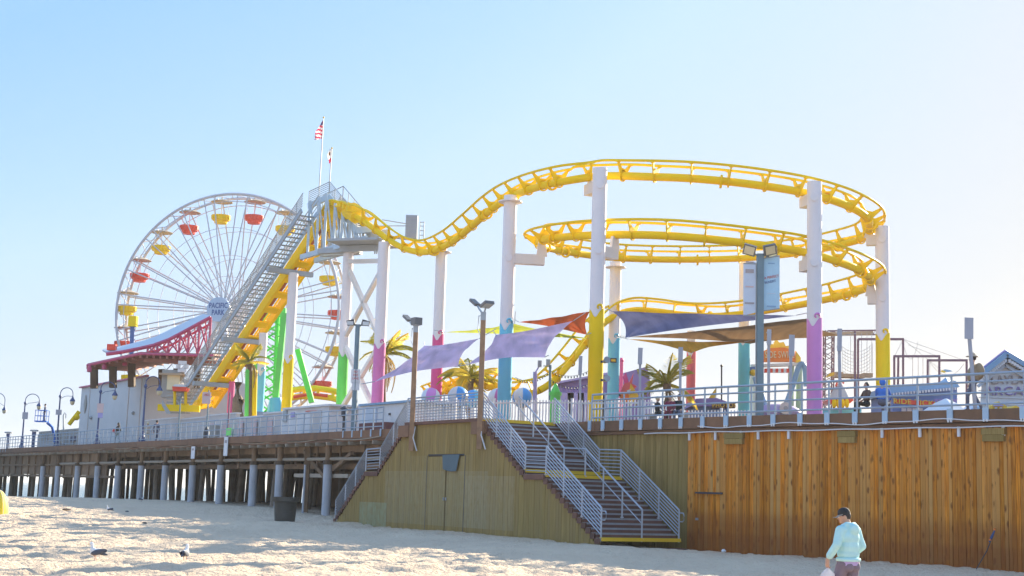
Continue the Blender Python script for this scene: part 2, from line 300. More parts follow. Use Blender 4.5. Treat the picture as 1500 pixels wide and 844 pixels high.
# ------------------------------------------------------------------ sand and sea
LD = V((-.525, .851, 0)); LN = V((.851, .525, 0))            # pier axis out to sea, and inland across the deck
EDGE = [(-85, 197.3), (-49, 139), (-32, 111.4), (-12.3, 79.5), (-6.2, 69.9), (2.12, 58.75), (3.50, 56.45), (7.20, 51.35), (12.9, 44.5), (15.4, 41.5), (26, 28.8)]
def edge_at(px, py=640, off=0., zz=DECK):
    """where the sight line of photo column px meets the pier edge moved inland by off"""
    d = cF*FPX + cR*(px-750) + cU*(422-py); d2 = V((d.x, d.y)); best = None
    pts = [V(e) for e in EDGE]
    for a, b in zip(pts, pts[1:]):
        e = b-a; nn = V((-e.y, e.x)).normalized()
        a2, b2 = a+nn*off, b+nn*off
        den = d2.x*e.y-d2.y*e.x
        if abs(den) < 1e-9: continue
        t = (a2.x*e.y-a2.y*e.x)/den; q = d2*t; k = (q-a2).dot(e)/e.dot(e)
        if t > 0 and -0.02 <= k <= 1.02: best = q; break
    return V((best.x, best.y, zz))
GP = np.array([(14.7, 42.8, 0), (6.7, 52, .05), (3.3, 49.6, .16), (-.8, 56, .2), (-4, 61.5, .24), (-8.1, 68, .28), (-9.3, 74.9, .41), (-14.8, 81, .70), (-19, 88, .74), (-23, 95, .78), (-9.4, 61.7, .37), (-9.5, 33.6, 0), (5.3, 22.6, 0), (-9.4, 26, -.02), (20, 20, 0), (-25, 60, .45), (-40, 85, .75), (-33, 82, .78), (-30, 40, .2), (0, 0, 0), (0, 35, .02), (-20, 30, .05), (30, 30, 0), (-60, 60, .7), (-50, 100, .8), (0, -40, 0), (-60, 0, .2), (60, 0, 0), (40, 60, 0), (-10, 110, .8), (-3, 45, .08), (10, 35, 0)])
def ground(x, y):
    x = np.asarray(x, float); y = np.asarray(y, float); w = np.zeros_like(x); s = np.zeros_like(x)
    for gx, gy, gz in GP:
        k = 1/((x-gx)**2+(y-gy)**2+6.)**1.5; w += k; s += k*gz
    z = s/w; t = -.525*x+.851*y
    return z-np.where(t > 98, np.minimum(((t-98)/18)**2*.55, 7), 0)
def gz(x, y): return float(ground(np.array([x]), np.array([y]))[0])
def vnoise(x, y, seed=0):
    xi, yi = np.floor(x).astype(np.int64), np.floor(y).astype(np.int64); fx, fy = x-xi, y-yi; fx = fx*fx*(3-2*fx); fy = fy*fy*(3-2*fy)
    def h(a, b):
        n = (a*374761393+b*668265263+seed*974711) & 0x7fffffff; n = ((n ^ (n >> 13))*1274126177) & 0x7fffffff; return ((n ^ (n >> 16)) & 0xffff)/65535.
    return (h(xi, yi)*(1-fx)+h(xi+1, yi)*fx)*(1-fy)+(h(xi, yi+1)*(1-fx)+h(xi+1, yi+1)*fx)*fy
def sand_mat():
    m, t, p = base('beach_sand'); L = t.links; tc = nd(t, 'ShaderNodeTexCoord')
    n = nd(t, 'ShaderNodeTexNoise'); n.inputs['Scale'].default_value = .35; n.inputs['Detail'].default_value = 8; n.inputs['Roughness'].default_value = .7; L.new(tc.outputs['Object'], n.inputs['Vector'])
    r = ramp(t, [(.3, (.76, .57, .41)), (.7, (.87, .67, .48))]); L.new(n.outputs['Fac'], r.inputs[0])
    n3 = nd(t, 'ShaderNodeTexNoise'); n3.inputs['Scale'].default_value = 160; L.new(tc.outputs['Object'], n3.inputs['Vector'])
    sp = nd(t, 'ShaderNodeMapRange'); sp.inputs[1].default_value = .3; sp.inputs[2].default_value = .7; sp.inputs[3].default_value = .82; sp.inputs[4].default_value = 1.12; L.new(n3.outputs['Fac'], sp.inputs[0])
    sc = nd(t, 'ShaderNodeVectorMath', operation='SCALE'); L.new(r.outputs[0], sc.inputs[0]); L.new(sp.outputs[0], sc.inputs['Scale']); L.new(sc.outputs[0], p.inputs['Base Color'])
    p.inputs['Roughness'].default_value = .95; p.inputs['Specular IOR Level'].default_value = .15
    n2 = nd(t, 'ShaderNodeTexNoise'); n2.inputs['Scale'].default_value = 7; n2.inputs['Detail'].default_value = 6; n2.inputs['Roughness'].default_value = .6; L.new(tc.outputs['Object'], n2.inputs['Vector'])
    b = nd(t, 'ShaderNodeBump'); b.inputs['Strength'].default_value = 1.0; b.inputs['Distance'].default_value = .20; L.new(n2.outputs['Fac'], b.inputs['Height']); L.new(b.outputs[0], p.inputs['Normal'])
    return m
def build_sand():
    xs = np.r_[np.linspace(-220, -40, 40), np.linspace(-39, -16, 80), np.arange(-15.9, 17, .13), np.linspace(17.3, 40, 40), np.linspace(44, 140, 16)]
    ys = np.r_[np.linspace(-80, 20, 30), np.arange(20.5, 24, .3), np.arange(24, 60, .13), np.linspace(60.2, 102, 160), np.linspace(103, 260, 50)]
    X, Y = np.meshgrid(xs, ys); z = ground(X, Y)
    ang = .6; A, B = X*math.cos(ang)+Y*math.sin(ang), -X*math.sin(ang)+Y*math.cos(ang)
    near = np.clip((110-Y)/30, 0, 1)
    wx = A+.5*vnoise(A*.9, B*.9, 5); wy = B+.5*vnoise(A*.9+9, B*.9, 6)
    r1 = vnoise(wx/.42, wy/.42, 1); r2 = vnoise(wx/.21, wy/.21, 2); r3 = vnoise(A/1.7, B/1.7, 3); r4 = vnoise(A/6, B/6, 8)
    dim = -np.sqrt(np.maximum(0, .46-r1))*.17
    z = z + near*(dim + .075*(r2-.5) + .10*(r3-.5) + .12*(r4-.5))
    ny, nx = X.shape; idx = np.arange(nx*ny).reshape(ny, nx)
    fs = np.stack([idx[:-1, :-1], idx[:-1, 1:], idx[1:, 1:], idx[1:, :-1]], -1).reshape(-1, 4)
    me = bpy.data.meshes.new('sand_beach'); vs = np.stack([X, Y, z], -1).reshape(-1, 3)
    me.vertices.add(len(vs)); me.vertices.foreach_set('co', vs.ravel()); me.loops.add(fs.size); me.loops.foreach_set('vertex_index', fs.ravel())
    me.polygons.add(len(fs)); me.polygons.foreach_set('loop_start', np.arange(0, fs.size, 4)); me.polygons.foreach_set('use_smooth', np.ones(len(fs), bool)); me.update(calc_edges=True); me.validate()
    me.materials.append(sand_mat()); o = bpy.data.objects.new('sand_beach', me); COL.objects.link(o); tag(o, kind='structure', label='pale beach sand churned with footprints in front of the pier')
build_sand()
def sea():
    m, t, p = base('sea_water'); L = t.links; p.inputs['Base Color'].default_value = (.06, .13, .14, 1); p.inputs['Roughness'].default_value = .22
    tc = nd(t, 'ShaderNodeTexCoord'); mp = nd(t, 'ShaderNodeMapping'); mp.inputs['Scale'].default_value = (.25, .5, 1); L.new(tc.outputs['Object'], mp.inputs[0])
    n = nd(t, 'ShaderNodeTexNoise'); n.inputs['Scale'].default_value = 1; n.inputs['Detail'].default_value = 8; L.new(mp.outputs[0], n.inputs['Vector'])
    b = nd(t, 'ShaderNodeBump'); b.inputs['Strength'].default_value = .6; b.inputs['Distance'].default_value = .5; L.new(n.outputs['Fac'], b.inputs['Height']); L.new(b.outputs[0], p.inputs['Normal'])
    o = part('sea', MB().add([(-9000, -9000, -1.7), (9000, -9000, -1.7), (9000, 14000, -1.7), (-9000, 14000, -1.7)], [(0, 1, 2, 3)]), m); tag(o, 'grey green sea beyond the crest of the beach', kind='structure')
sea()
# ------------------------------------------------------------------ the pier
def off_poly(pts, off):
    pts = [V(p) for p in pts]; out = []
    for i, p in enumerate(pts):
        ns = []
        for a, b in ((i-1, i), (i, i+1)):
            if 0 <= a and b < len(pts):
                e = pts[b]-pts[a]; ns.append(V((-e.y, e.x)).normalized())
        n = sum(ns, V((0, 0))); n.normalize(); out.append(p + n*off/n.dot(ns[0]))
    return out
def e3(p, z): return V((p.x, p.y, z))
pier = thing('pier', 'long timber pier deck on pale wrapped piles running out to sea', 'pier', (-12, 79, 0))
e0 = off_poly(EDGE, .10)
far = [p + V((LN.x, LN.y))*74 for p in (e0[0], e0[-1])]
far[1] = V((95, 75))
top = [e3(p, DECK-.02) for p in e0] + [e3(far[1], DECK-.02), e3(far[0], DECK-.02)]
part('deck', MB().prism(top, (0, 0, -.34)), M['deckdark'], pier)
# fascia timbers along the edge, butt jointed
ee = off_poly(EDGE, 0.)
def along(pts, step):
    L = 0; out = []
    for a, b in zip(pts, pts[1:]):
        n = max(1, round((b-a).length/step))
        for i in range(n): out.append((a+(b-a)*(i/n), a+(b-a)*((i+1)/n)))
    return out
for a, b in along(ee, 5.5):
    d = (b-a).normalized(); a, b = a+d*.008, b-d*.008; h = .40+random.uniform(-.02, .02)
    part('fascia_beam', MB().beam(e3(a, DECK-.19), e3(b, DECK-.19), .16, h), M['fascia'], pier)
    o = off_poly([a, b], .06)
    part('ledger_beam', MB().beam(e3(o[0], DECK-.47), e3(o[1], DECK-.47), .12, .12), M['fascia'], pier)
iL = 4  # EDGE[:5] is the straight run out to sea
Lp = [V(e) for e in EDGE[:5]]
Lu = (Lp[4]-Lp[0]).normalized(); Ln = V((Lu.y*-1, Lu.x)); 
def LP(t, off=0., z=0.):  # t metres seaward from the stair end
    q = Lp[4]-Lu*t+Ln*off; return V((q.x, q.y, z))
for k in range(95):  # joist ends sticking out below the fascia
    t = -1+k*1.35; p = LP(t, -.02, DECK-.60)
    part('joist_end', MB().beam(p+V((Ln.x, Ln.y, 0))*(-.22), p+V((Ln.x, Ln.y, 0))*.9, .10, .16), M['batten'], pier)
# deep beams, pipe and hanging timber wall under the walk
for off, z, w, h in ((1.0, 3.95, .3, .36), (1.25, 3.05, .22, .28), (4.5, 3.9, .35, .4), (9, 3.9, .35, .4), (15, 3.9, .35, .4)):
    for k in range(6):
        a, b = LP(-6+k*26.02, off, z), LP(-6+(k+1)*26, off, z); part('stringer_beam', MB().beam(a, b, w, h), M['under'], pier)
part('drain_pipe', MB().tube([LP(t, .55, 3.42-.0022*max(0, t-20)) for t in np.linspace(-4, 62, 24)], .09), M['batten'], pier)
for k in range(44):  # hung plank screen under the far walk
    t = 48+k*2.5; zt, zb = 4.25, 2.35
    part('screen_panel', MB().box(LP(t+1.25, .72, (zt+zb)/2), (2.44, .06, zt-zb-random.uniform(0, .15)), (Lu.x, Lu.y, 0)), M['under'], pier)
    part('screen_stud', MB().beam(LP(t, .62, 4.3), LP(t, .62, 2.1), .11, .11, V((Lu.x, Lu.y, 0))), M['under'], pier)
for k in range(16):
    t = 3+k*2.9; zb = random.uniform(2.9, 3.5)
    part('hanger_post', MB().beam(LP(t, .66, 4.3), LP(t, .66, zb), .09, .09, V((Lu.x, Lu.y, 0))), M['under'], pier)
part('screen_rail', MB().beam(LP(46, .62, 2.28), LP(160, .62, 2.28), .16, .18), M['under'], pier)
part('screen_rail', MB().beam(LP(46, .56, 3.25), LP(160, .56, 3.25), .10, .14), M['under'], pier)
# dark crosswise bulkhead behind the near piles
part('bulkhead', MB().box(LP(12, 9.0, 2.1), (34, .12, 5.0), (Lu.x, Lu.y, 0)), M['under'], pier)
# pale wrapped piles of the outer row
def pile(q, r, ztop, mt, name='pile', tilt=(0, 0)):
    zb = gz(q.x, q.y)-.5
    mb = MB().rod((q.x, q.y, zb), (q.x+tilt[0], q.y+tilt[1], ztop), r, 14)
    return part(name, mb, mt, pier, True)
for x, yb in ((478, 757), (408, 745), (370, 742), (322, 738), (281, 735), (241, 732), (206, 730), (172, 729), (142, 728), (113, 728), (84, 728), (62, 728)):
    q = edge_at(x, yb-25, .55); o = pile(q, .235, 3.15, M['pile'])
    part('pile_cap', MB().rod((q.x, q.y, 3.12), (q.x, q.y, 3.34), .27, 14), M['deckdark'], o, True)
    part('pile_post', MB().rod((q.x, q.y, 3.3), (q.x, q.y, 4.3), .17, 10), M['under'], pier, True)
for row, off in enumerate((3.0, 6.2, 9.6, 13.5, 18, 23, 30, 38, 50)):
    for k in range(26):
        t = -3+k*4.6+random.uniform(-.7, .7)+(1.7 if row % 2 else 0)
        if row < 2 and t < 14: continue
        q = LP(t, off+random.uniform(-.4, .4))
        bt = random.choice((0, 0, .9, -.9, .6))
        pile(q, .19, 4.4, M['rawpile'], 'pile', (Lu.x*bt+random.uniform(-.05, .05), Lu.y*bt))
for k in range(9): # near braces by the stairs
    pass
b1 = edge_at(478, 690, .9, 2.55)
for (x0, y0, x1, y1, o0, o1) in ((446, 661, 476, 698, .8, .9), (461, 665, 484, 692, 2, 2), (478, 698, 516, 664, .9, .6)):
    part('brace', MB().beam(edge_at(x0, y0, o0, P(x0, y0, edge_at(x0, y0, o0).y).z), edge_at(x1, y1, o1, P(x1, y1, edge_at(x1, y1, o1).y).z), .2, .2), M['under'], pier)
q0, q1 = edge_at(433, 696, .9), edge_at(512, 696, .9); zb = P(478, 697, edge_at(478, 690, .9).y).z
part('cross_beam', MB().beam((q0.x, q0.y, zb), (q1.x, q1.y, zb), .2, .2), M['batten'], pier)
q = edge_at(448, 720, .7); part('timber_pile', MB().beam((q.x, q.y, gz(q.x, q.y)-.4), (q.x, q.y, 4.3), .30, .30, V((1, 0, 0))), M['under'], pier)
q = edge_at(445, 720, .2); part('white_pipe', MB().rod((q.x, q.y, gz(q.x, q.y)-.3), (q.x, q.y, 3.1), .06, 8), M['pile'], pier)
# cable slung along the fascia
def hang(pts, sag, r, n=10):
    out = []
    for a, b in zip(pts, pts[1:]):
        for i in range(n): t = i/n; q = a+(b-a)*t; out.append(q-Z*sag*4*t*(1-t))
    return out+[pts[-1]]
part('cable', MB().tube(hang([LP(-.2+k*6.5, -.12, DECK-.33+.05*(k % 2)) for k in range(9)], .14, .02), .028, 6), M['batten'], pier)

# the plank wall under the near end
Rp = [V(e) for e in EDGE[5:]]
RL = [0]
for a, b in zip(Rp, Rp[1:]): RL.append(RL[-1]+(b-a).length)
def RPt(t, off=0., z=0.):
    for i in range(len(Rp)-1):
        if t <= RL[i+1] or i == len(Rp)-2:
            d = (Rp[i+1]-Rp[i]).normalized(); n = V((-d.y, d.x)); q = Rp[i]+d*(t-RL[i])+n*off; return V((q.x, q.y, z)), V((d.x, d.y, 0)), V((n.x, n.y, 0))
OL = [(.25, .16, .055), (.37, .25, .09), (.44, .305, .115)]
BR = [(.33, .088, .011), (.68, .225, .020), (.84, .375, .055)]
M['olivewood'] = wood('olive_stained_planks', OL, knots=False, rand=.18, hue=(.26, .18, .06))
M['brownwood'] = wood('amber_stained_planks', BR, rand=.28, hue=(.62, .32, .10), stain=(.24, .07, .022))
wall = thing('plank_wall', 'tall amber brown knotty plank wall under the near end of the pier', 'wall', RPt(12)[0])
t = 0.1; k = 0
def t_of(px):
    q = edge_at(px, 720, .12); best = min(np.arange(0, 32, .02), key=lambda t: (RPt(t, .12)[0].xy-q.xy).length); return float(best)
T1008 = t_of(1008); TD0, TD1 = t_of(1022), t_of(1059)
while t < 26:
    w = random.choice((.12, .14, .15, .16, .18)); olive = t+w/2 < T1008
    c, d, n = RPt(t+w/2, .12+random.uniform(-.012, .012)); zt = DECK-.535; zb = gz(c.x, c.y)-.4
    mt = M['olivewood'] if olive else M['brownwood']
    def pl(z0, z1, push=0.):
        W_ = frame(c+n*push, d, n, Z); o = inst('plank', MB().box((0, 0, (z0+z1)/2), (w-.012, .05, z1-z0)).mesh('plank', mt), W_, wall)
    if TD0 < t+w/2 < TD1: pl(zb, 2.05, .015); pl(2.12, zt)
    else: pl(zb, zt)
    t += w
a, d, n = RPt((TD0+TD1)/2, .10)
part('door_lintel_gap', MB().box((a.x, a.y, 2.085), (TD1-TD0+.05, .10, .06), d), M['dark'], wall)
part('latch', MB().box(V((a.x, a.y, 1.15))-d*.55-n*.04, (.1, .05, .08), d), M['galv'], wall)
part('wall_backing', MB().prism([RPt(0, .3, -.4)[0], RPt(9, .3, -.4)[0], RPt(26, .3, -.4)[0], RPt(26, .4, -.4)[0], RPt(9, .4, -.4)[0], RPt(0, .4, -.4)[0]], (0, 0, 4.6)), M['deckdark'], wall)
for px0, px1 in ((1064, 1092), (1231, 1258), (1443, 1477)):
    t0, t1 = t_of(px0), t_of(px1); c, d, n = RPt((t0+t1)/2, .03)
    for j, zc in enumerate((DECK-.67, DECK-.87)): part('beam_end', MB().box((c.x, c.y, zc), (t1-t0-(.05 if j else 0), .16, .19), d), M['olivewood'], wall)
for px in (1012, 1050, 1088, 1113, 1158, 1296, 1351, 1409, 1474):
    c, d, n = RPt(t_of(px), .015); part('pipe_strap', MB().box((c.x, c.y, DECK-.66), (.09, .06, .30), d), M['signw'], wall)
part('conduit', MB().tube([RPt(t, -.05, DECK-.53+.012*math.sin(t*2.2))[0] for t in np.arange(5.6, 24, .5)], .022, 6), M['signw'], wall)
part('cable', MB().tube([RPt(t, -.13, DECK-.33+.05*math.sin(t*1.1)+.02*math.sin(t*3.1))[0] for t in np.arange(8.6, 24, .3)], .018, 6), M['signw'], wall)

# ------------------------------------------------------------------ pier railings
def pier_rail(label, posts, normals, rails, plates=True, rr=.035):
    o = thing('pier_railing', label, 'railing', posts[len(posts)//2], group='railings along the pier edge')
    for h in rails: part('rail', MB().tube([p+Z*h for p in posts], rr if h < 1 else rr*1.25, 6), M['rail'], o, True)
    pm = MB().rod((0, 0, 0), (0, 0, rails[0]-.02), .036, 6).mesh('post', M['rail'])
    bm = MB().box((0, 0, 0), (.20 if plates else .10, .04, .36)).mesh('post_plate', M['plate'])
    bolt = MB().box((-.05, -.01, -.2), (.045, .05, .08)).box((.05, -.01, -.2), (.045, .05, .08)).mesh('bolt', M['signw'])
    for p, (d, n) in zip(posts, normals):
        q = inst('post', pm, Matrix.Translation(p), o)
        q2 = inst('post_plate', bm, frame(p-n*.115-Z*.14, d, n, Z), q)
        if plates: inst('bolts', bolt, frame(p-n*.115-Z*.14, d, n, Z), q, kind='stuff')
    return o
px_posts = [870, 889, 916.5, 944.7, 973.9, 1004.5, 1036.5, 1070.4, 1105.6, 1140.8, 1180, 1220, 1261.4, 1306, 1351.6, 1402, 1454.7, 1512, 1574]
ts = [t_of(x)-.06 for x in px_posts if x < 1500]; dt = ts[-1]-ts[-2]
ts += [ts[-1]+dt*k for k in (1, 2, 3, 4)]
fr = [RPt(t, 0, DECK) for t in ts]
pier_rail('grey blue pipe railing on the deck edge above the amber plank wall', [f[0] for f in fr], [(f[1], f[2]) for f in fr], (1.07, .83, .50, .15))
tl = np.arange(-.2, 150, 1.06); Ld3, Ln3 = V((Lu.x, Lu.y, 0)), V((Ln.x, Ln.y, 0))
pier_rail('long grey blue pipe railing on the walkway left of the olive stair building', [LP(t, 0, DECK) for t in tl], [(Ld3, Ln3)]*len(tl), (1.10, .84, .50, .17), False, .028)

# ------------------------------------------------------------------ beach stairs: local frame s (along the face), w (inward), z
T0 = V((-1.05, 56.8, 0)); su = V((.518, -.855, 0)); sv = V((.855, .518, 0)); SRZ = math.atan2(su.y, su.x)
SWID = 3.5
def st(s, w, z): return T0+su*s+sv*w+Z*z
def s_at(px, py, w=0.):
    d = cF*FPX + cR*(px-750) + cU*(422-py); o = (EYE-(T0+sv*w)).dot(sv); k = -o/d.dot(sv); q = EYE+d*k-T0
    return q.dot(su), q.z
# tread lists: (s start, s end, z)
right, left = [], []
for i in range(12): right.append((i*.28, (i+1)*.28, DECK-(i+1)*(2.18/13)))
right.append((3.36, 4.76, 2.6))
for i in range(13): right.append((4.76+i*.28, 4.76+(i+1)*.28, 2.6-(i+1)*(2.34/14)))
for i in range(12): left.append((-6.5-(i+1)*.215, -6.5-i*.215, DECK-(i+1)*(2.1/13)))
left.append((-10.48, -9.08, 2.68))
for i in range(13): left.append((-10.48-(i+1)*.24, -10.48-i*.24, 2.68-(i+1)*(2.38/14)))
def step_z(s):
    if -6.5 <= s <= 0: return DECK
    for a, b, z in right+left:
        if a <= s <= b: return z
    return 0
stairs = thing('staircase', 'wide dark brown staircase with yellow edged steps down to the beach', 'staircase', T0, SRZ)
def stepset(lst, w0, w1, inv, edges):
    for i, (a, b, z) in enumerate(lst):
        part('tread', MB().box(((a+b)/2, (w0+w1)/2, z-.03), (b-a+.03 if b-a < 1 else b-a, w1-w0, .06)), M['tread'], stairs, local=True)
        prev = lst[i-1][2] if i else DECK; sface = a if not inv else b; sg = 1 if not inv else -1
        part('riser', MB().box((sface+sg*.004, (w0+w1)/2, (prev-.06+z)/2), (.03, w1-w0-.02, prev-.06-z-.004)), M['riser'], stairs, local=True)
        # stringer teeth on the outer side
        part('step_end', MB().box(((a+b)/2, w0-.035, z-.11), (b-a-.004, .05, .20)), M['riser'], stairs, local=True)
    for s, z in edges:
        part('nosing', MB().box((s, (w0+w1)/2, z+.008), (.11, w1-w0-.04, .022)).box((s+(.055 if not inv else -.055), (w0+w1)/2, z-.045), (.012, w1-w0-.04, .12)), M['nosing'], stairs, local=True)
stepset(right, 0, SWID, False, [(-.03, DECK), (3.335, right[11][2]), (4.735, 2.6), (8.375, right[-1][2])])
stepset(left, 0, 2.4, True, [(-6.45, DECK), (-10.42, 2.68)])
part('landing_deck', MB().box((-3.25, SWID/2, DECK-.06), (6.44, SWID+.1, .12)), M['riser'], stairs, local=True)
part('landing_fascia', MB().box((-3.3, -.09, DECK-.05), (6.3, .08, .13)), M['riser'], stairs, local=True)
part('bottom_step', MB().box((8.6, SWID/2, .05), (.5, SWID, .12)), M['riser'], stairs, local=True)

LG, LT = (.36, .40, .26), (.23, .185, .10)
def srect(x0, y0, x1, y1, c, a):
    s0, z1 = s_at(x0, y0); s1, z0 = s_at(x1, y1); return (s0, s1, z0, z1, c, a)
M['stairwood'] = wood('olive_stair_planks', OL, knots=False, rand=.13, hue=(.32, .22, .09),
    patches=[srect(565, 690, 712, 775, (.40, .33, .20), .45), srect(596, 668, 690, 742, (.38, .30, .15), .3), srect(680, 697, 752, 778, (.42, .34, .21), .4), srect(527, 735, 565, 772, LG, .6), srect(760, 692, 800, 790, (.30, .22, .08), .4)])
house = thing('stair_building', 'olive green plank clad block with a double door under the stair landing', 'building', T0, SRZ)
def top_at(s):
    return min(step_z(s-.1), step_z(s+.1))-.12
sd = [s_at(624, 720)[0], s_at(652, 720)[0], s_at(680, 720)[0]]; zd = s_at(650, 667)[1]
s = -13.45
while s < 8.35:
    w = .185+random.choice((0, 0, .01, -.01)); sc_ = s+w/2; zt = top_at(sc_)
    zb = gz(*(st(sc_, 0, 0)).xy)-.4
    if zt-zb > .15:
        dep = .02+random.uniform(-.006, .006)
        if sd[0] < sc_ < sd[2]:
            if zt > zd+.1: part('plank', MB().box((sc_, dep, (zd+.05+zt)/2), (w-.014, .05, zt-zd-.05)), M['stairwood'], house, local=True)
        else: part('plank', MB().box((sc_, dep, (zb+zt)/2), (w-.014, .05, zt-zb)), M['stairwood'], house, local=True)
    s += w
for a, b in ((sd[0], sd[1]), (sd[1], sd[2])):
    n = round((b-a)/.19); w = (b-a-.10)/n
    dr = part('door', MB().box(((a+b)/2, .10, (zd+.0)/2), (b-a-.08, .05, zd-.1)), M['deckdark'], house, local=True)
    for i in range(n):
        part('plank', MB().box((a+.05+w*(i+.5), .035+random.uniform(-.004, .004), zd/2-.15), (w-.012, .05, zd+.2)), M['stairwood'], dr, local=True)
    part('door_handle', MB().box((sd[1]+(.1 if a == sd[1] else -.1), -.005, s_at(652, 731)[1]), (.05, .05, .12)), M['galv'], dr, local=True)
part('wall_backing', MB().prism([(-13.2, .11, .0), (8.1, .11, -.2), (4.7, .11, 2.2), (3.3, .11, 2.3), (0, .11, 4.5), (-6.5, .11, 4.5), (-9.1, .11, 2.4), (-10.5, .11, 2.4)], (0, .05, 0)), M['deckdark'], house, local=True)
for sx in (sd[0], sd[2]): part('door_gap', MB().box((sx, .015, zd/2), (.035, .05, zd)), M['dark'], house, local=True)
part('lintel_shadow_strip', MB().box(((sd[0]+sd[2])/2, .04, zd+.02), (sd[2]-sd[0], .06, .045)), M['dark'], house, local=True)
# soffit block and post brackets
for sx in (s_at(598, 625)[0]-.1, s_at(703, 625)[0]+.1):
    part('corner_block', MB().box((sx, -.11, DECK-.37), (1.0, .14, .5)), M['fascia'], house, local=True)
flap = thing('cloth_flap', 'slate grey cloth pinned over the top of the right hand door leaf', 'cloth', st((sd[1]+sd[2])/2, -.05, zd), 0)
a0, a1 = s_at(650, 667), s_at(675, 666); b0, b1 = s_at(651, 687), s_at(671, 690)
g = []
for j in range(6):
    for i in range(8):
        u_, v_ = i/7, j/5
        sx = (a0[0]*(1-u_)+a1[0]*u_)*(1-v_)+(b0[0]*(1-u_)+b1[0]*u_)*v_; zz = (a0[1]*(1-u_)+a1[1]*u_)*(1-v_)+(b0[1]*(1-u_)+b1[1]*u_)*v_
        g.append(st(sx, -.06-.035*math.sin(u_*9)*v_-.02*v_, zz-.06*math.sin(u_*3.1)*v_))
mbf = MB().add(g, [(j*8+i, j*8+i+1, j*8+8+i+1, j*8+8+i) for j in range(5) for i in range(7)])
part('cloth', mbf, mat('slate_cloth', (.115, .16, .18), .85, bump=.3, bscale=12), flap, True)

# stair railings
def stair_rail(label, pts, nb, h=1.02, name='stair_railing', hand=False, loops=True):
    """pts: (s, w, z) along the foot of the railing"""
    P3 = [st(*p) for p in pts]; o = thing(name, label, 'railing', P3[0], group='pipe railings of the beach stairs')
    for k in range(nb):
        hh = h-(h-.10)*k/max(1, nb-1) if nb > 2 else (h, h*.52)[k]
        part('rail', MB().tube([p+Z*hh for p in P3], .034 if k == 0 else .021, 6), M['galv'], o, True)
    for a, b in zip(P3, P3[1:]):
        n = max(1, round((b-a).length/1.55))
        for i in range(n+1):
            if i == 0 and a is not P3[0]: continue
            q = a+(b-a)*(i/n); part('post', MB().rod(q-Z*.12, q+Z*h, .032, 6), M['galv'], o, True)
            part('post_foot', MB().box(q-Z*.02, (.12, .12, .03)), M['galv'], o)
    if hand:
        e = P3[-1]; pp = [e+Z*h*.92, e+su*.32+Z*h*.92, e+su*.32+Z*h*.62, e+Z*h*.62]
        part('return_loop', MB().tube([e+Z*h*.9, e+su*.22+sv*.02+Z*h*.9, e+su*.28+Z*h*.82, e+su*.28+Z*h*.66, e+su*.2+Z*h*.6, e+Z*h*.6], .022, 6), M['galv'], o, True)
    return o
zf = right[-1][2]
flight = lambda w: [(.0, w, DECK), (3.30, w, 2.64), (4.75, w, 2.6), (8.36, w, zf)]
stair_rail('galvanised pipe railing on the near side of the wide staircase', flight(.06), 8, hand=True)
stair_rail('galvanised pipe railing on the far side of the staircase beside the olive wall', flight(SWID-.06), 8, hand=True)
stair_rail('two pipe handrail down the middle of the wide staircase', [(-.1, 1.8, DECK), (3.30, 1.8, 2.64), (4.75, 1.8, 2.6), (8.36, 1.8, zf)], 2, 1.0)
stair_rail('galvanised pipe railing across the front of the upper stair landing', [(-6.5, .02, DECK), (-3.2, .02, DECK), (-.08, .02, DECK)], 9, 1.06)
stair_rail('galvanised pipe railing down the left hand flight of the olive stair building', [(-6.56, .05, DECK), (-9.06, .05, 2.72), (-10.5, .05, 2.68), (-13.6, .05, .32)], 8, 1.0)

# timber lamp posts on the landing
def head_flood(parent, c, d, tilt, sz=(.5, .32, .14)):
    d = V(d).normalized(); x = d.cross(Z).normalized(); n = x.cross(d)
    hd = part('lamp_head', MB().box(c, (sz[0], sz[1], sz[2]), d, x), M['lamphead'], parent)
    part('lens', MB().box(c-n*(sz[2]/2+.006), (sz[0]*.85, sz[1]*.8, .02), d, x), M['glass'], hd)
    return hd
for lab, px, ytop, two in (('timber lamp post at the left end of the landing with one raised arm lamp', 604.5, 484, 0), ('timber lamp post at the right end of the landing with two lamp heads', 703.5, 466, 1)):
    s, zt = s_at(px, ytop, -.2); s0, _ = s_at(px, 600, -.2)
    o = thing('lamp_post', lab, 'lamp post', st(s0, -.2, 3.6), group='timber lamp posts on the stair landing')
    part('post', MB().beam(st(s0, -.2, 3.55), st(s0, -.2, zt), .205, .205, V((1, 0, 0))), M['timber'], o)
    tp = st(s0, -.2, zt)
    part('bracket', MB().box(tp+Z*.05, (.22, .22, .34)), M['steel'], o)
    arm = [tp+Z*.05, tp-su*.12+Z*.2, tp-su*.38+Z*.40, tp-su*.50+Z*.52]
    if not two: arm = [tp+Z*.05, tp-su*.2+Z*.2, tp-su*.5+Z*.33, tp-su*.62+Z*.42]
    part('arm', MB().tube(arm, .04, 6), M['steel'], o, True)
    e = arm[-1]; head_flood(o, e-su*.24+Z*.16, V(-su)+Z*.55, 0, (.55, .24, .11))
    if two:
        part('arm', MB().rod(tp+Z*.1, tp+su*.2+Z*.45, .035), M['steel'], o)
        head_flood(o, tp+su*.26+Z*.50, V(su)+Z*.35, 0, (.46, .42, .12))
    else: head_flood(o, tp+su*.03+Z*.36, V(su), 0, (.40, .36, .32))
    part('loose_cable', MB().tube([tp+Z*.1, tp-su*.35+Z*.1, tp-su*.42-Z*.45, tp-su*.15-Z*.75, tp-Z*.8], .018, 5), M['steel'], o, True)
    part('wall_cable', MB().tube([st(s0+.12, -.1, 4.6), st(s0+.14, -.2, 4.1), st(s0+.34, -.1, 3.55)], .03, 5), M['signw'], o, True)
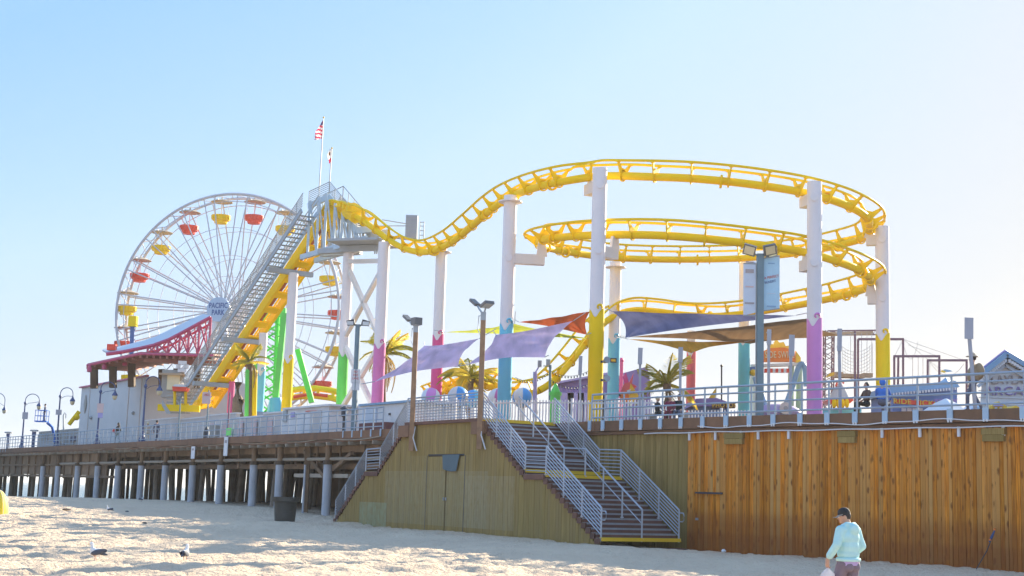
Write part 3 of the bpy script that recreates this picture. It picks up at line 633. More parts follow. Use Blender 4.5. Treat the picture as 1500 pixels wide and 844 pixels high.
# ------------------------------------------------------------------ roller coaster
coaster = thing('roller_coaster', 'bright yellow roller coaster with a double helix on white columns with coloured bases', 'roller coaster', (10, 74, DECK))
HC, HR = V((10.1, 74.0, 0)), 8.8
def hpt(px, py, far):
    """where the sight line meets the round wall of the helix, near or far side -> angle from the front, height"""
    d = cF*FPX + cR*(px-750) + cU*(422-py); d2 = V((d.x, d.y)); c = HC.xy
    a = d2.dot(d2); b = -2*d2.dot(c); cc = c.dot(c)-HR*HR; disc = max(0, b*b-4*a*cc)
    k = (-b+(1 if far else -1)*math.sqrt(disc))/(2*a); q = EYE+d*k
    return q
# spine control points: upper entry, two turns of helix, exit
ctrl = []
for px, py, Y, bk in ((500, 318, 95.5, 0), (522, 318, 93.0, 12), (545, 333, 91, 22), (570, 352, 89.5, 18), (598, 366, 88, 8), (628, 369, 86, 0), (660, 356, 82.5, -3), (692, 331, 79, -4), (720, 307, 76, -5), (748, 289, 73, -6), (785, 275, 70, -5), (830, 265, 67.2, -4)):
    p = P(px, py, Y); ctrl.append((p.x, p.y, p.z, bk))
hel = [(885, 258, 0, -2), (950, 259, 0, 0), (1020, 262, 0, 0), (1100, 270, 0, -2), (1180, 283, 0, -6), (1240, 301, 0, -12), (1272, 322, 0, -18),
       (1268, 346, 1, -18), (1235, 358, 1, -14), (1180, 369, 1, -10), (1110, 377, 1, -8), (1040, 380, 1, -7), (960, 380, 1, -7), (890, 377, 1, -9), (830, 369, 1, -14), (795, 361, 1, -20),
       (790, 353, 0, -22), (810, 349, 0, -14), (860, 345, 0, -6), (930, 344, 0, -2), (1000, 347, 0, 0), (1080, 355, 0, -2), (1160, 366, 0, -4), (1220, 381, 0, -10), (1268, 401, 0, -18),
       (1272, 420, 1, -18), (1235, 433, 1, -14), (1180, 445, 1, -9), (1110, 457, 1, -5), (1050, 463, 1, -3)]
for px, py, fr_, bk in hel:
    p = hpt(px, py, fr_); ctrl.append((p.x, p.y, p.z, bk))
exitp = [(1000, 461, 84.0, 0), (960, 456, 84.2, 0), (925, 455, 84.0, -3), (895, 466, 83.5, -4), (868, 490, 82.5, -4), (840, 526, 81, -3), (812, 557, 79.5, -2), (785, 574, 79, 0), (755, 577, 80, 6), (725, 568, 82.5, 8), (690, 563, 86, 8), (660, 570, 90, 6), (630, 580, 95, 3)]
for px, py, Y, bk in exitp:
    p = P(px, py, Y); ctrl.append((p.x, p.y, p.z, bk))
TR = resample(spline(ctrl, 12), .35)
def tframes(path):
    out = []
    for i, q in enumerate(path):
        a, b = path[max(0, i-1)], path[min(len(path)-1, i+1)]; t = (V(b[:3])-V(a[:3])).normalized()
        l = t.cross(Z).normalized(); r = Matrix.Rotation(R(-q[3]), 3, t); l = r @ l; out.append((V(q[:3]), l, t, l.cross(t)))
    return out
TF = tframes(TR)
def tie_mesh(g=.55, hgt=.62, r=.20):
    mb = MB()
    mb.lathe([(r+.02, -.035), (r+.085, -.035), (r+.085, .035), (r+.02, .035)], n=14, cap=False)
    mb.v = [(x, z, y) for x, y, z in mb.v]
    for s in (-1, 1):
        mb.prism([(s*.05, -.03, r*.9), (s*r*1.0, -.03, -.06), (s*(g+.03), -.03, hgt-.03), (s*(g-.10), -.03, hgt-.01), (s*.16, -.03, r+.16)], (0, .06, 0))
        mb.box((s*g, 0, hgt), (.17, .20, .09))
    mb.box((0, 0, r+.05), (.30, .07, .22))
    return mb
tie_me = tie_mesh().mesh('tie', M['yellow'])
def track(frames, lab=None, step=1.9, hgt=.66, g=.55):
    n = len(frames); seg = max(1, round(n*.35/9))
    cuts = [round(i*n/seg) for i in range(seg+1)]
    for a, b in zip(cuts, cuts[1:]):
        part('spine', MB().tube([f[0] for f in frames[a:min(n, b+1)]], .195, 12), M['yellow'], coaster, True)
        for s in (-1, 1): part('running_rail', MB().tube([f[0]+f[1]*s*g+f[3]*hgt for f in frames[a:min(n, b+1)]], .066, 8), M['yellow'], coaster, True)
    for i in range(2, n, round(step/.35)):
        p, l, t, u = frames[i]; inst('tie', tie_me, frame(p, l, t, u), coaster)
track(TF)
# small round flange joints under the spine
jt = MB().lathe([(.215, -.05), (.32, -.05), (.32, .05), (.215, .05)], n=14, cap=False); jt.v = [(x, z, y-.03) for x, y, z in jt.v]; jme = jt.mesh('flange', M['yellow'])
for i in range(12, len(TF), 26):
    p, l, t, u = TF[i]; inst('flange', jme, frame(p, l, t, u), coaster)

def column(px, py, Y, r, key, bandy, lab, capped=True, ybase=600, ybot=None):
    ptop = P(px, py, Y); zb = P(px, bandy, Y).z; x, y = ptop.x, ptop.y
    if zb > DECK+.3: c = part('column', MB().rod((x, y, zb-.3), (x, y, ptop.z), r, 24), M['white'], coaster, True, label=lab)
    else: return None
    # painted base with a curled wave along its top edge
    n = 64; vs = []; R2 = r+.012
    face = math.atan2(-y, -x)
    def edge_h(a):  # a scooped bowl in the top edge, on the side that faces the beach
        w = (a-face+math.pi) % (2*math.pi)-math.pi
        return .06-.42*math.exp(-((w+.22)/.52)**2)+.10*math.exp(-((w-.95)/.25)**2)
    mb = MB(); vs = []
    for i in range(n):
        a = 2*math.pi*i/n; d = V((math.cos(a), math.sin(a), 0))*R2
        vs += [V((x, y, DECK-.02))+d, V((x, y, zb+edge_h(a)*.9))+d]
    mb.add(vs, [(2*i, (2*i+2) % (2*n), (2*i+3) % (2*n), 2*i+1) for i in range(n)])
    b = part('painted_base', mb, M[key], c, True)
    # the curl: a hook shaped strip lying on the column face towards the beach
    cv = MB(); hk = []
    for k in range(15):
        t_ = k/14; ang = -.3+4.6*t_; rad = .165*(1-.62*t_); hk.append((r*.62-.10+rad*math.cos(ang), .02+rad*math.sin(ang)))
    def onface(u_, v_): a = face+u_/R2; return V((x, y, zb+v_+.12))+V((math.cos(a), math.sin(a), 0))*(R2+.008)
    cv.tube([onface(*h) for h in hk], [.060*(1-.55*k/14)+.010 for k in range(15)], 6)
    part('wave_curl', cv, M[key], c, True)
    part('base_plate', MB().box((x, y, DECK+.02), (r*3.2, r*3.2, .05)), M['steel'], c)
    if capped: part('cap_flange', MB().rod((x, y, ptop.z-.35), (x, y, ptop.z-.30), r+.28, 18), M['white'], c, True)
    return c, V((x, y, ptop.z)), r
cols = {}
for k, a in dict(
  a430=(430, 400, 100, .345, 'yellow', 527, 'white column with a yellow base behind the white kiosk', False),
  a510=(511, 362, 95, .345, 'green', 517, 'white column with a bright green base'),
  a563=(563, 355, 89.5, .37, 'mauve', 505, 'white column with a purple pink base', False),
  a647=(647, 362, 86, .335, 'magenta', 492, 'white column with a magenta base under the dip of the track'),
  a748=(748, 287, 72, .34, 'sky', 476, 'tall white column with a light blue base'),
  a879=(879, 247, 66.3, .345, 'yellow', 456, 'tallest white column with a bright yellow base near the stair top', False),
  a901=(902, 384, 83.8, .34, 'sky', 497, 'white column with a light blue base just right of the yellow based column'),
  a1090=(1091, 378, 83.5, .33, 'teal', 499, 'white column with a turquoise base behind the banner post', False),
  a1193=(1193, 267, 65.0, .34, 'orchid', 469, 'tall white column with an orchid pink base', False),
  a1292=(1292, 332, 72.5, .35, 'yellow', 491, 'white column with a yellow base at the right end of the helix', False),
  a1012=(1013, 485, 86, .27, 'coral', 517, 'slimmer white column with a coral base by the palm'),
  a382=(386, 488, 104, .31, 'sky', 545, 'white column with a blue base under the lift hill', False)).items():
    cols[k] = column(*a)
q = P(340, 552, 110); part('column', MB().rod((q.x, q.y, DECK), (q.x, q.y, q.z), .25, 18), M['pink'], coaster, True, label='short pink column under the foot of the lift hill')
def arm(col, px, py, target_px, w=.42, end=True):
    c, tp, r = col; z = P(px, py, tp.y).z
    # nearest spine point at that height
    tgt = min((f for f in TF if .2 < f[0].z-z < 2.2), key=lambda f: (V((f[0].x, f[0].y, 0))-V((tp.x, tp.y, 0))).length)
    p0 = V((tp.x, tp.y, z)); p1 = V((tgt[0].x, tgt[0].y, z)); d = (p1-p0).normalized()
    a = part('support_arm', MB().beam(p0, p1+d*.15, w, .52), M['cream'], c)
    part('saddle', MB().prism([p1-d*.28+Z*.18, p1+d*.28+Z*.18, p1+d*.18+Z*(tgt[0].z-z-.1), p1-d*.18+Z*(tgt[0].z-z-.1)], d.cross(Z)*.16), M['cream'], c)
    nrm = (EYE-p0); nrm.z = 0; nrm.normalize()
    part('arm_boss', MB().rod(p0+nrm*(r-.05), p0+nrm*(r+.07), .19, 16), M['white'], c, True)
for k, px, py in (('a879', 879, 273), ('a879', 875, 368), ('a1193', 1193, 291), ('a1193', 1191, 386), ('a1292', 1292, 352), ('a1292', 1292, 438), ('a748', 745, 379)): arm(cols[k], px, py, None)
c, tp, r = cols['a1090']; pz = P(1090, 489, tp.y).z
part('support_arm', MB().rod((tp.x, tp.y, pz), (tp.x+2.35, tp.y-.4, pz), .30, 16), M['cream'], c, True)
# thin running rods between the column tops of the braced pair
p5, p6 = cols['a510'][1], cols['a563'][1]
A5, A6 = V((p5.x, p5.y, 0)), V((p6.x, p6.y, 0))
for za, zb_ in ((p5.z-1.0, p6.z-1.2), (p5.z-1.4, p6.z-6.2), (p5.z-6.2, p6.z-1.6), (p5.z-6.6, p6.z-11), (p5.z-11, p6.z-6.6)):
    part('cross_brace', MB().beam(A5+Z*za, A6+Z*zb_, .27, .27), M['cream'], coaster)

# lift hill: yellow ladder track with a stair walk beside it
A, B = P(302, 592, 112), P(482, 324, 97.2); d = (B-A).normalized(); hd = V((d.x, d.y, 0)).normalized(); lat = V((-hd.y, hd.x, 0)); lat = lat if lat.x > 0 else -lat; up = lat.cross(d); up = up if up.z > 0 else -up
LEN = (B-A).length
for s in (-1, 1):
    part('lift_beam', MB().beam(A+lat*s*.62-up*.05, B+lat*s*.62-up*.05, .24, .62, up), M['yellow'], coaster)
    part('running_rail', MB().rod(A+lat*s*.55+up*.5, B+lat*s*.55+up*.5, .078), M['yellow'], coaster, True)
lt = MB().box((0, 0, 0), (1.0, .62, .16)).box((-.55, 0, .35), (.07, .16, .34)).box((.55, 0, .35), (.07, .16, .34)).mesh('lift_crosstie', M['yellow'])
for i in range(1, int(LEN/1.75)): inst('lift_crosstie', lt, frame(A+d*i*1.75-up*.2, lat, d, up), coaster)
part('chain_trough', MB().beam(A+up*.25, B+up*.25, .3, .12, up), M['rust'], coaster)
# run-in at the foot and the turn over the crest
foot = [A-V((hd.x, hd.y, 0))*3.2-Z*.1, A-hd*1.6-Z*.05, A+d*.2]
for s in (-1, 1): part('lift_beam', MB().tube([q+lat*s*.62 for q in foot], .26, 6), M['yellow'], coaster)
crest = spline([B-d*.6, B+d*.9+Z*.1, B+hd*1.9+d*.2+Z*.25, V(TF[4][0])+Z*.3, TF[8][0]], 8)
for s in (-1, 1): part('running_rail', MB().tube([V(q)+lat*s*.55*(1-i/len(crest)*.2)+Z*.62 for i, q in enumerate(crest)], .085, 8), M['yellow'], coaster, True)
part('crest_girder', MB().tube([V(q)-Z*.05 for q in crest], .42, 8), M['yellow'], coaster, True)
for i in range(3, len(crest), 4): q = V(crest[i]); part('tie', MB().beam(q-lat*.7+Z*.4, q+lat*.7+Z*.4, .2, .35), M['yellow'], coaster)
# stair walk
w0, w1 = -1.15, -2.35
S0, S1 = A-d*.5, B+d*.5
for w in (w0, w1): part('stringer', MB().beam(S0+lat*w+up*.1, S1+lat*w+up*.1, .09, .30, up), M['pale'] if w == w0 else M['steel'], coaster)
tm = MB().box((0, 0, 0), (1.12, .30, .05)).mesh('stair_tread', M['steel'])
nst = int((S1-S0).length/.45)
for i in range(1, nst): inst('stair_tread', tm, frame(S0+d*(i*.45)+lat*(w0+w1)/2+up*.1, lat, hd, Z), coaster)
for w, nb in ((w1, 6), (w0, 3)):
    for k in range(nb): part('handrail', MB().rod(S0+lat*w+Z*(1.3-k*1.05/nb)*1.0, S1+lat*w+Z*(1.3-k*1.05/nb), .026 if k else .035, 6), M['steel'], coaster, True)
    for i in range(int((S1-S0).length/1.1)+1): q = S0+d*i*1.1+lat*w; part('handrail_post', MB().rod(q, q+Z*1.3, .028, 6), M['steel'], coaster)
# mesh infill of the outer hand rail
for k in range(60): pass
for px, py in ((421, 403), (360, 489), (326, 549)):
    t_ = (P(px, py, 104).z-A.z)/d.z; q = A+d*t_-up*.45; part('cross_beam', MB().beam(q+lat*(w1-.1), q+lat*1.1, .36, .34), M['steel'], coaster)
# summit frame and platform
T = [P(452, 302, 98.4), P(482, 288, 97), P(523, 338, 93.4), P(549, 335, 92.6)]
bk = V((.8, 1.3, 0))
for sh, mt in ((V((0, 0, 0)), M['pale']), (bk, M['steel'])):
    for a, b in zip(T, T[1:]): part('summit_beam', MB().beam(a+sh, b+sh, .16, .42), mt, coaster)
    Tt = [a+sh for a in T]
    for k in range(7 if mt is M['pale'] else 1): part('handrail', MB().tube([q+Z*(1.05-k*.14) for q in Tt[:3]], .022 if k else .034, 6), M['steel'], coaster, True)
    for a, b, n in ((Tt[0], Tt[1], 2), (Tt[1], Tt[2], 5)):
        for i in range(n+1): q = a+(b-a)*i/n; part('handrail_post', MB().rod(q, q+Z*1.07, .03, 6), M['steel'], coaster)
    c0, c1 = P(441, 377, 97.4)+sh, P(537, 349, 92.8)+sh
    part('bottom_chord', MB().beam(c0, c1, .22, .34), M['pale'], coaster)
    prev = None
    for f in (.10, .24, .36, .50, .62, .74, .86):
        lo = c0+(c1-c0)*f; k = f*.98+.0
        hi = None
        for a, b in zip(Tt, Tt[1:]):
            if a.x <= lo.x <= b.x: hi = a+(b-a)*((lo.x-a.x)/(b.x-a.x))
        if hi is None: continue
        part('truss_post', MB().beam(lo, V((lo.x, lo.y, hi.z)), .17, .17, V((1, 0, 0))), mt, coaster)
        if prev is not None: part('truss_diagonal', MB().rod(prev, lo, .06, 6), mt, coaster)
        prev = V((lo.x, lo.y, hi.z))
for i in range(14): a = T[1]+(T[2]-T[1])*(i+.5)/14; part('stair_tread', MB().box(a+bk/2-Z*.05, (bk.length, .3, .05), bk), M['steel'], coaster)
pc = P(532, 357, 92); part('service_platform', MB().box(pc, (3.6, 3.4, .16), (1, -.35, 0)).box(pc-Z*.3, (3.3, .25, .4), (1, -.35, 0)), M['steel'], coaster)
pc2 = P(497, 367, 95); part('service_beam', MB().box(pc2, (3.2, .5, .35), (1, -.5, 0)).box(pc2+V((0, 1.2, 0)), (3.2, .4, .3), (1, -.5, 0)), M['steel'], coaster)
part('ladder', MB().rod(P(549, 360, 91), P(549, 372, 91), .05).rod(P(552, 360, 91), P(552, 372, 91), .05), M['steel'], coaster)
cq = P(603, 333, 90)
cab = part('control_cabinet', MB().box(cq, (.75, .6, 1.5)), M['steel'], coaster)
for k in range(7): part('louvre', MB().box(cq+V((0, -.31, -.6+.2*k)), (.62, .05, .05)), M['signback'], cab)
part('cabinet_ladder', MB().rod(cq+V((.55, 0, -.75)), cq+V((.55, 0, .4)), .03).rod(cq+V((.8, 0, -.75)), cq+V((.8, 0, .4)), .03).box(cq+V((.67, 0, -.5)), (.3, .05, .04)).box(cq+V((.67, 0, -.2)), (.3, .05, .04)).box(cq+V((.67, 0, .1)), (.3, .05, .04)).box(cq+V((.67, 0, .35)), (.3, .05, .04)), M['steel'], cab)
part('side_walk', MB().beam(P(556, 345, 91), P(603, 351, 90.2), .7, .08).rod(P(560, 322, 91), P(596, 328, 90.3), .03).rod(P(556, 331, 91), P(596, 331, 90.3), .03), M['steel'], coaster)
# flags
def flagpole(lab, px, y0, y1, Y, flag):
    b, t = P(px[0], y1, Y), P(px[1], y0, Y); t = V((b.x+.05, b.y, t.z))
    o = thing('flagpole', lab[0], 'flagpole', b, group='flagpoles on the lift hill summit')
    part('pole', MB().rod(b, t, .045, 8, .03), M['steel'], o, True); part('finial', MB().ball(t, .07), M['gold'], o, True)
    f = thing('flag', lab[1], 'flag', t)
    us = flag == 'us'; nu, nv = 14, 20; hgt = (t.z-P(px[0], 203 if us else 237, Y).z); wid = .55 if us else .30
    g = []
    for j in range(nv+1):
        v = j/nv
        for i in range(nu+1):
            u = i/nu; wv = (.12+.88*min(1, v*2.2))*wid if us else wid*(.5+.5*math.sin(math.pi*min(1, v*1.1+.1)))
            x = -u*wv; z = -.05-v*hgt*.97-(u*.25*(1-v) if us else 0)-.12*u*u; y = .12*math.sin(u*7+v*3)*(.3+u)
            g.append(t+V((x, y, z)))
    fs, ms = [], []
    for j in range(nv):
        for i in range(nu):
            fs.append((j*(nu+1)+i, j*(nu+1)+i+1, (j+1)*(nu+1)+i+1, (j+1)*(nu+1)+i)); v, u = (j+.5)/nv, (i+.5)/nu
            if us: ms.append(2 if v < .30 and u < .6 else int((v*1.0+u*.25)*10) % 2)
            else: ms.append(0 if v > .72 else (3 if (.25 < v < .5 and .35 < u < .75) else 1))
    me = bpy.data.meshes.new('cloth'); me.from_pydata([tuple(q) for q in g], [], fs)
    for m_ in FM: me.materials.append(m_)
    me.polygons.foreach_set('material_index', ms); me.polygons.foreach_set('use_smooth', [True]*len(fs)); me.update()
    inst('cloth', me, None, f)
FM = [cloth('flag_red', (.70, .03, .10)), cloth('flag_white', (.85, .82, .82)), cloth('flag_navy', (.12, .10, .28)), cloth('flag_brown', (.25, .12, .06))]
flagpole(('taller flagpole on the railing of the lift hill summit', 'limp striped red and white flag with a navy corner'), (467.5, 469), 172, 279, 97.8, 'us')
flagpole(('shorter flagpole at the peak of the lift hill summit', 'limp white flag with a bear and a red lower band'), (482.5, 483), 217, 270, 97, 'ca')

# ------------------------------------------------------------------ ferris wheel
hub = P(337, 457, 165); WR = 13.8; wheel = thing('ferris_wheel', 'tall white spoked ferris wheel with red and yellow gondolas', 'ferris wheel', (hub.x, hub.y, DECK), R(-12.5))
hz = hub.z-DECK
def wl(r, a, y): return V((r*math.sin(a), y, hz+r*math.cos(a)))
for y in (-1.25, 1.25):
    part('rim', MB().tube([wl(WR, 2*math.pi*i/120, y) for i in range(120)], .17, 8, True, up=V((0, 1, 0))), M['wheelp'], wheel, True, local=True)
    part('inner_rim', MB().tube([wl(WR-.9, 2*math.pi*i/120, y) for i in range(120)], .05, 6, True, up=V((0, 1, 0))), M['wheelp'], wheel, True, local=True)
    for r in (9.8, 6.5, 4.0): part('ring_cable', MB().tube([wl(r, 2*math.pi*i/40, y*1.1) for i in range(40)], .035, 5, True, up=V((0, 1, 0))), M['wheelp'], wheel, True, local=True)
spm = MB().rod((0, 0, .7), (0, 0, WR), .075, 6).mesh('spoke', M['wheelp'], True)
for y in (-1, 1):
    for k in range(40):
        a = R(-8+k*9+(1.8 if k % 2 else -1.8)); p0, p1 = wl(.7, a, y*2.0), wl(WR, a, y*1.25); z_ = (p1-p0).normalized(); x_ = V((0, 1, 0)).cross(z_).normalized()
        inst('spoke', spm, frame(p0-z_*.7, x_, z_.cross(x_), z_), wheel, local=True)
for k in range(40):
    a, b = R(k*9), R(k*9+4.5); part('rim_strut', MB().rod(wl(WR, a, -1.25), wl(WR, b, 1.25), .05, 5).rod(wl(WR, b, 1.25), wl(WR, a+R(9), -1.25), .05, 5), M['wheelp'], wheel, local=True)
part('axle', MB().rod(wl(0, 0, -3.0), wl(0, 0, 2.6), .45, 16), M['white'], wheel, True, local=True)
part('hub_drum', MB().rod(wl(0, 0, -2.2), wl(0, 0, -1.8), 1.0, 20).rod(wl(0, 0, 1.8), wl(0, 0, 2.2), 1.0, 20), M['white'], wheel, True, local=True)
for y in (-2.7, 2.7):
    for s in (-1, 1):
        part('support_leg', MB().rod(V((0, y, hz)), V((s*4.6, y*1.5, 0)), .42, 12), M['white'], wheel, True, local=True)
    part('leg_tie', MB().beam(V((-2.9, y*1.3, hz*.37)), V((2.9, y*1.3, hz*.37)), .3, .4), M['white'], wheel, local=True)
sg = part('hub_sign', MB().rod(wl(.15, math.pi, -3.35), wl(.15, math.pi, -3.05), 1.42, 40), mat('pale_lavender_sign', (.50, .60, .76), .5, var=.05), wheel, True, local=True)
Wm = mw(wheel); rot = Wm.to_3x3()
for s_, zz in (('PACIFIC', .27), ('PARK', -.53)): text(s_, .84, M['ink'], Wm @ (wl(0, 0, -3.37)+Z*zz), rot @ V((1, 0, 0)), Z, sg, .012, sx=.74, bold=.022)
can_me = MB().lathe([(1.28, 0), (1.30, .05), (.75, .26), (.10, .42), (.05, .75)], n=16).mesh('canopy', [M['tanroof']], True)
def bucket_mesh(m):
    mb = MB(); mb.lathe([(.28, -.62), (.72, -.55), (.80, -.25), (1.02, -.18), (1.10, .34), (1.14, .36), (1.14, .42), (1.04, .42), (.92, -.1), (.3, -.3)], n=16)
    for k in range(8): a = 2*math.pi*k/8; mb.box((1.10*math.cos(a), 1.10*math.sin(a), .16), (.10, .34, .40), (math.cos(a), math.sin(a), 0))
    return mb.mesh('bucket', m)
bm = {'y': bucket_mesh(M['yellow']), 'r': bucket_mesh(M['red'])}
pm = MB().rod((0, 0, -1.9), (0, 0, .5), .05, 6).rod((.9, 0, -1.6), (.85, 0, .1), .025, 5).rod((-.9, 0, -1.6), (-.85, 0, .1), .025, 5).mesh('hanger_pole', M['white'])
for k in range(20):
    a = R(-8+18*k); c = wl(WR-.45, a, 0)
    g = inst('gondola', can_me, Matrix.Translation(c-Z*.15), wheel, local=True, label='gondola with a %s bucket' % ('yellow' if k % 2 == 0 else 'red'))
    inst('bucket', bm['y' if k % 2 == 0 else 'r'], Matrix.Translation(c-Z*2.15), g).matrix_basis = Matrix.Translation(Wm @ (c-Z*2.15)) @ Matrix.Rotation(R(-12.5), 4, 'Z')
    inst('hanger_pole', pm, Matrix.Translation(Wm @ c) @ Matrix.Rotation(R(-12.5), 4, 'Z'), g)
    inst('pivot_bar', bpy.data.meshes.get('pivot_bar') or MB().rod((0, -1.3, 0), (0, 1.3, 0), .07, 6).mesh('pivot_bar', M['white']), Matrix.Translation(Wm @ c) @ Matrix.Rotation(R(-12.5), 4, 'Z'), g)
# ------------------------------------------------------------------ figures
def figure(name, prims, mats, parent, vox=.02, smooth=2):
    """prims: (kind, data, material). Joined limbs and bodies become one continuous surface; materials by nearest piece"""
    mb = MB(); segs = []
    for pr in prims:
        if pr[0] == 'c':   # tapered limb through points
            _, pts, rs, mi = pr; pts = [V(p) for p in pts]
            for a, b, ra, rb in zip(pts, pts[1:], rs, rs[1:]): mb.rod(a, b, ra, 12, rb); segs.append((a, b, ra, rb, mi))
            for p, r_ in zip(pts, rs): mb.ball(p, r_, 12, 8)
        else:
            _, c, r_, mi, *X = pr; mb.ball(c, r_, 14, 10, X[0] if X else None); segs.append((V(c), V(c), min(r_) if not isinstance(r_, float) else r_, min(r_) if not isinstance(r_, float) else r_, mi))
    me = mb.mesh('t', M['skin']); o = bpy.data.objects.new('t', me); COL.objects.link(o)
    rm = o.modifiers.new('r', 'REMESH'); rm.mode = 'VOXEL'; rm.voxel_size = vox; rm.use_smooth_shade = True
    if smooth: sm = o.modifiers.new('s', 'SMOOTH'); sm.iterations = smooth; sm.factor = .5
    dg = bpy.context.evaluated_depsgraph_get(); m2 = bpy.data.meshes.new_from_object(o.evaluated_get(dg)); bpy.data.objects.remove(o)
    m2.name = name; m2.materials.clear()
    for m_ in mats: m2.materials.append(m_)
    n = len(m2.polygons); c = np.empty(n*3); m2.polygons.foreach_get('center', c); c = c.reshape(-1, 3); best = np.full(n, 1e9); mi_ = np.zeros(n, int)
    for a, b, ra, rb, mi in segs:
        a, b = np.array(a), np.array(b); ab = b-a; l2 = max(ab@ab, 1e-9); t = np.clip((c-a)@ab/l2, 0, 1); dd = np.linalg.norm(c-(a+t[:, None]*ab), axis=1)-(ra+(rb-ra)*t)
        k = dd < best; best[k] = dd[k]; mi_[k] = mi
    m2.polygons.foreach_set('material_index', mi_); m2.update()
    return inst(name, m2, None, parent, local=True)
def person(lab, loc, face, H, top, bottom, pose='stand', bulk=0, hair='short', hat=None, bag=None, group=None, shoe=None, skirtlen=None):
    """face: heading in degrees anticlockwise from east; body one continuous mesh, hair or hat its children"""
    o = thing('person', lab, 'person', loc, R(face-90), group); k = H/1.75
    def s(*p): return V(p)*k
    st_ = .16 if pose == 'walk' else .03
    hip, sh = .94, 1.42
    legs = []
    if pose == 'sit':
        legs = [[(-.09, 0, .5), (-.11, .42, .52), (-.11, .46, .06)], [(.09, 0, .5), (.11, .42, .52), (.11, .46, .06)]]; hip, sh = .5, .98
    else: legs = [[(-.09, 0, hip), (-.10, st_*.9+.03, .50), (-.10, st_*1.1, .08)], [(.09, 0, hip), (.10, -st_*.4+.04, .50), (.10, -st_*1.5, .10)]]
    dz = sh-1.42; pr = []
    for L in legs: pr.append(('c', [s(*p) for p in L], [.085*k, .06*k, .045*k], 1)); f = L[-1]; pr.append(('c', [s(f[0], f[1]-.03, f[2]-.03), s(f[0], f[1]+.13, f[2]-.045)], [.045*k, .035*k], 4))
    pr.append(('e', s(0, 0, hip+.02), tuple(V((.165, .115, .13))*k), 1))
    pr.append(('e', s(0, .01, hip+.24), tuple(V((.165, .11, .22))*k), 0)); pr.append(('e', s(0, 0, 1.33+dz), tuple(V((.185, .11, .16))*k), 0))
    if bulk: pr += [('e', s(0, 0, 1.12), tuple(V((.24, .20, .30))*k), 0), ('e', s(0, -.17, 1.25), tuple(V((.19, .16, .26))*k), 0)]
    pr.append(('c', [s(-.15, 0, 1.40+dz), s(.15, 0, 1.40+dz)], [.07*k, .07*k], 0))
    for sd in (-1, 1):
        if pose == 'lean': A_ = [(sd*.20, 0, 1.39), (sd*.25, .22, 1.18), (sd*.16, .42, 1.12)]
        elif pose == 'sit': A_ = [(sd*.20, 0, .95), (sd*.25, .12, .72), (sd*.18, .32, .62)]
        elif pose == 'hold': A_ = [(sd*.20, 0, 1.39), (sd*.26, .05, 1.13), (sd*.14, .26, 1.12)]
        else: A_ = [(sd*.20, 0, 1.39), (sd*.27, -.04*sd, 1.12), (sd*.27, .08+.05*sd, .87)]
        w = V(A_[2]); e = V(A_[1]); dr = (w-e).normalized()
        pr.append(('c', [s(*p) for p in A_], [.055*k, .045*k, .034*k], 0))
        hnd = w+dr*.07; pr.append(('c', [s(*w), s(*hnd)], [.035*k, .035*k], 2))
        for q in range(4): f0 = hnd+V((.018*(q-1.5), 0, 0)); pr.append(('c', [s(*f0), s(*(f0+dr*(.06-.008*abs(q-1.3))))], [.013*k, .010*k], 2))
        pr.append(('c', [s(*(w+dr*.03)), s(*(w+dr*.07+V((-sd*.05, .02, 0))))], [.015*k, .011*k], 2))
    pr.append(('c', [s(0, -.01, 1.44+dz), s(0, .02, 1.55+dz)], [.058*k, .052*k], 2))
    pr.append(('e', s(0, .03, 1.63+dz), tuple(V((.078, .095, .118))*k), 2)); pr.append(('e', s(0, .075, 1.575+dz), tuple(V((.05, .05, .05))*k), 2)); pr.append(('e', s(0, .128, 1.615+dz), tuple(V((.014, .02, .02))*k), 2))
    figure('body', pr, [top, bottom, M['skin'], M['hair'], shoe or M['black']], o, .022*k)
    hm = MB(); c = s(0, .015, 1.655+dz)
    if hair == 'hood': hm.ball(c, tuple(V((.11, .125, .13))*k), 12, 8); part('hood', hm, top, o, True, local=True)
    else:
        hm.ball(s(0, .005, 1.665+dz), tuple(V((.088, .10, .10))*k), 12, 8)
        if hair == 'long': hm.ball(s(0, -.06, 1.53+dz), tuple(V((.085, .06, .16))*k), 10, 8)
        part('hair', hm, M['hair'] if hair != 'fair' else M['bulb'], o, True, local=True)
    if hat: part('hat', MB().lathe([(.21*k, 0), (.19*k, .02*k), (.10*k, .015*k), (.095*k, .10*k), (.06*k, .13*k)], s(0, .02, 1.70+dz), 16), hat, o, True, local=True)
    return o

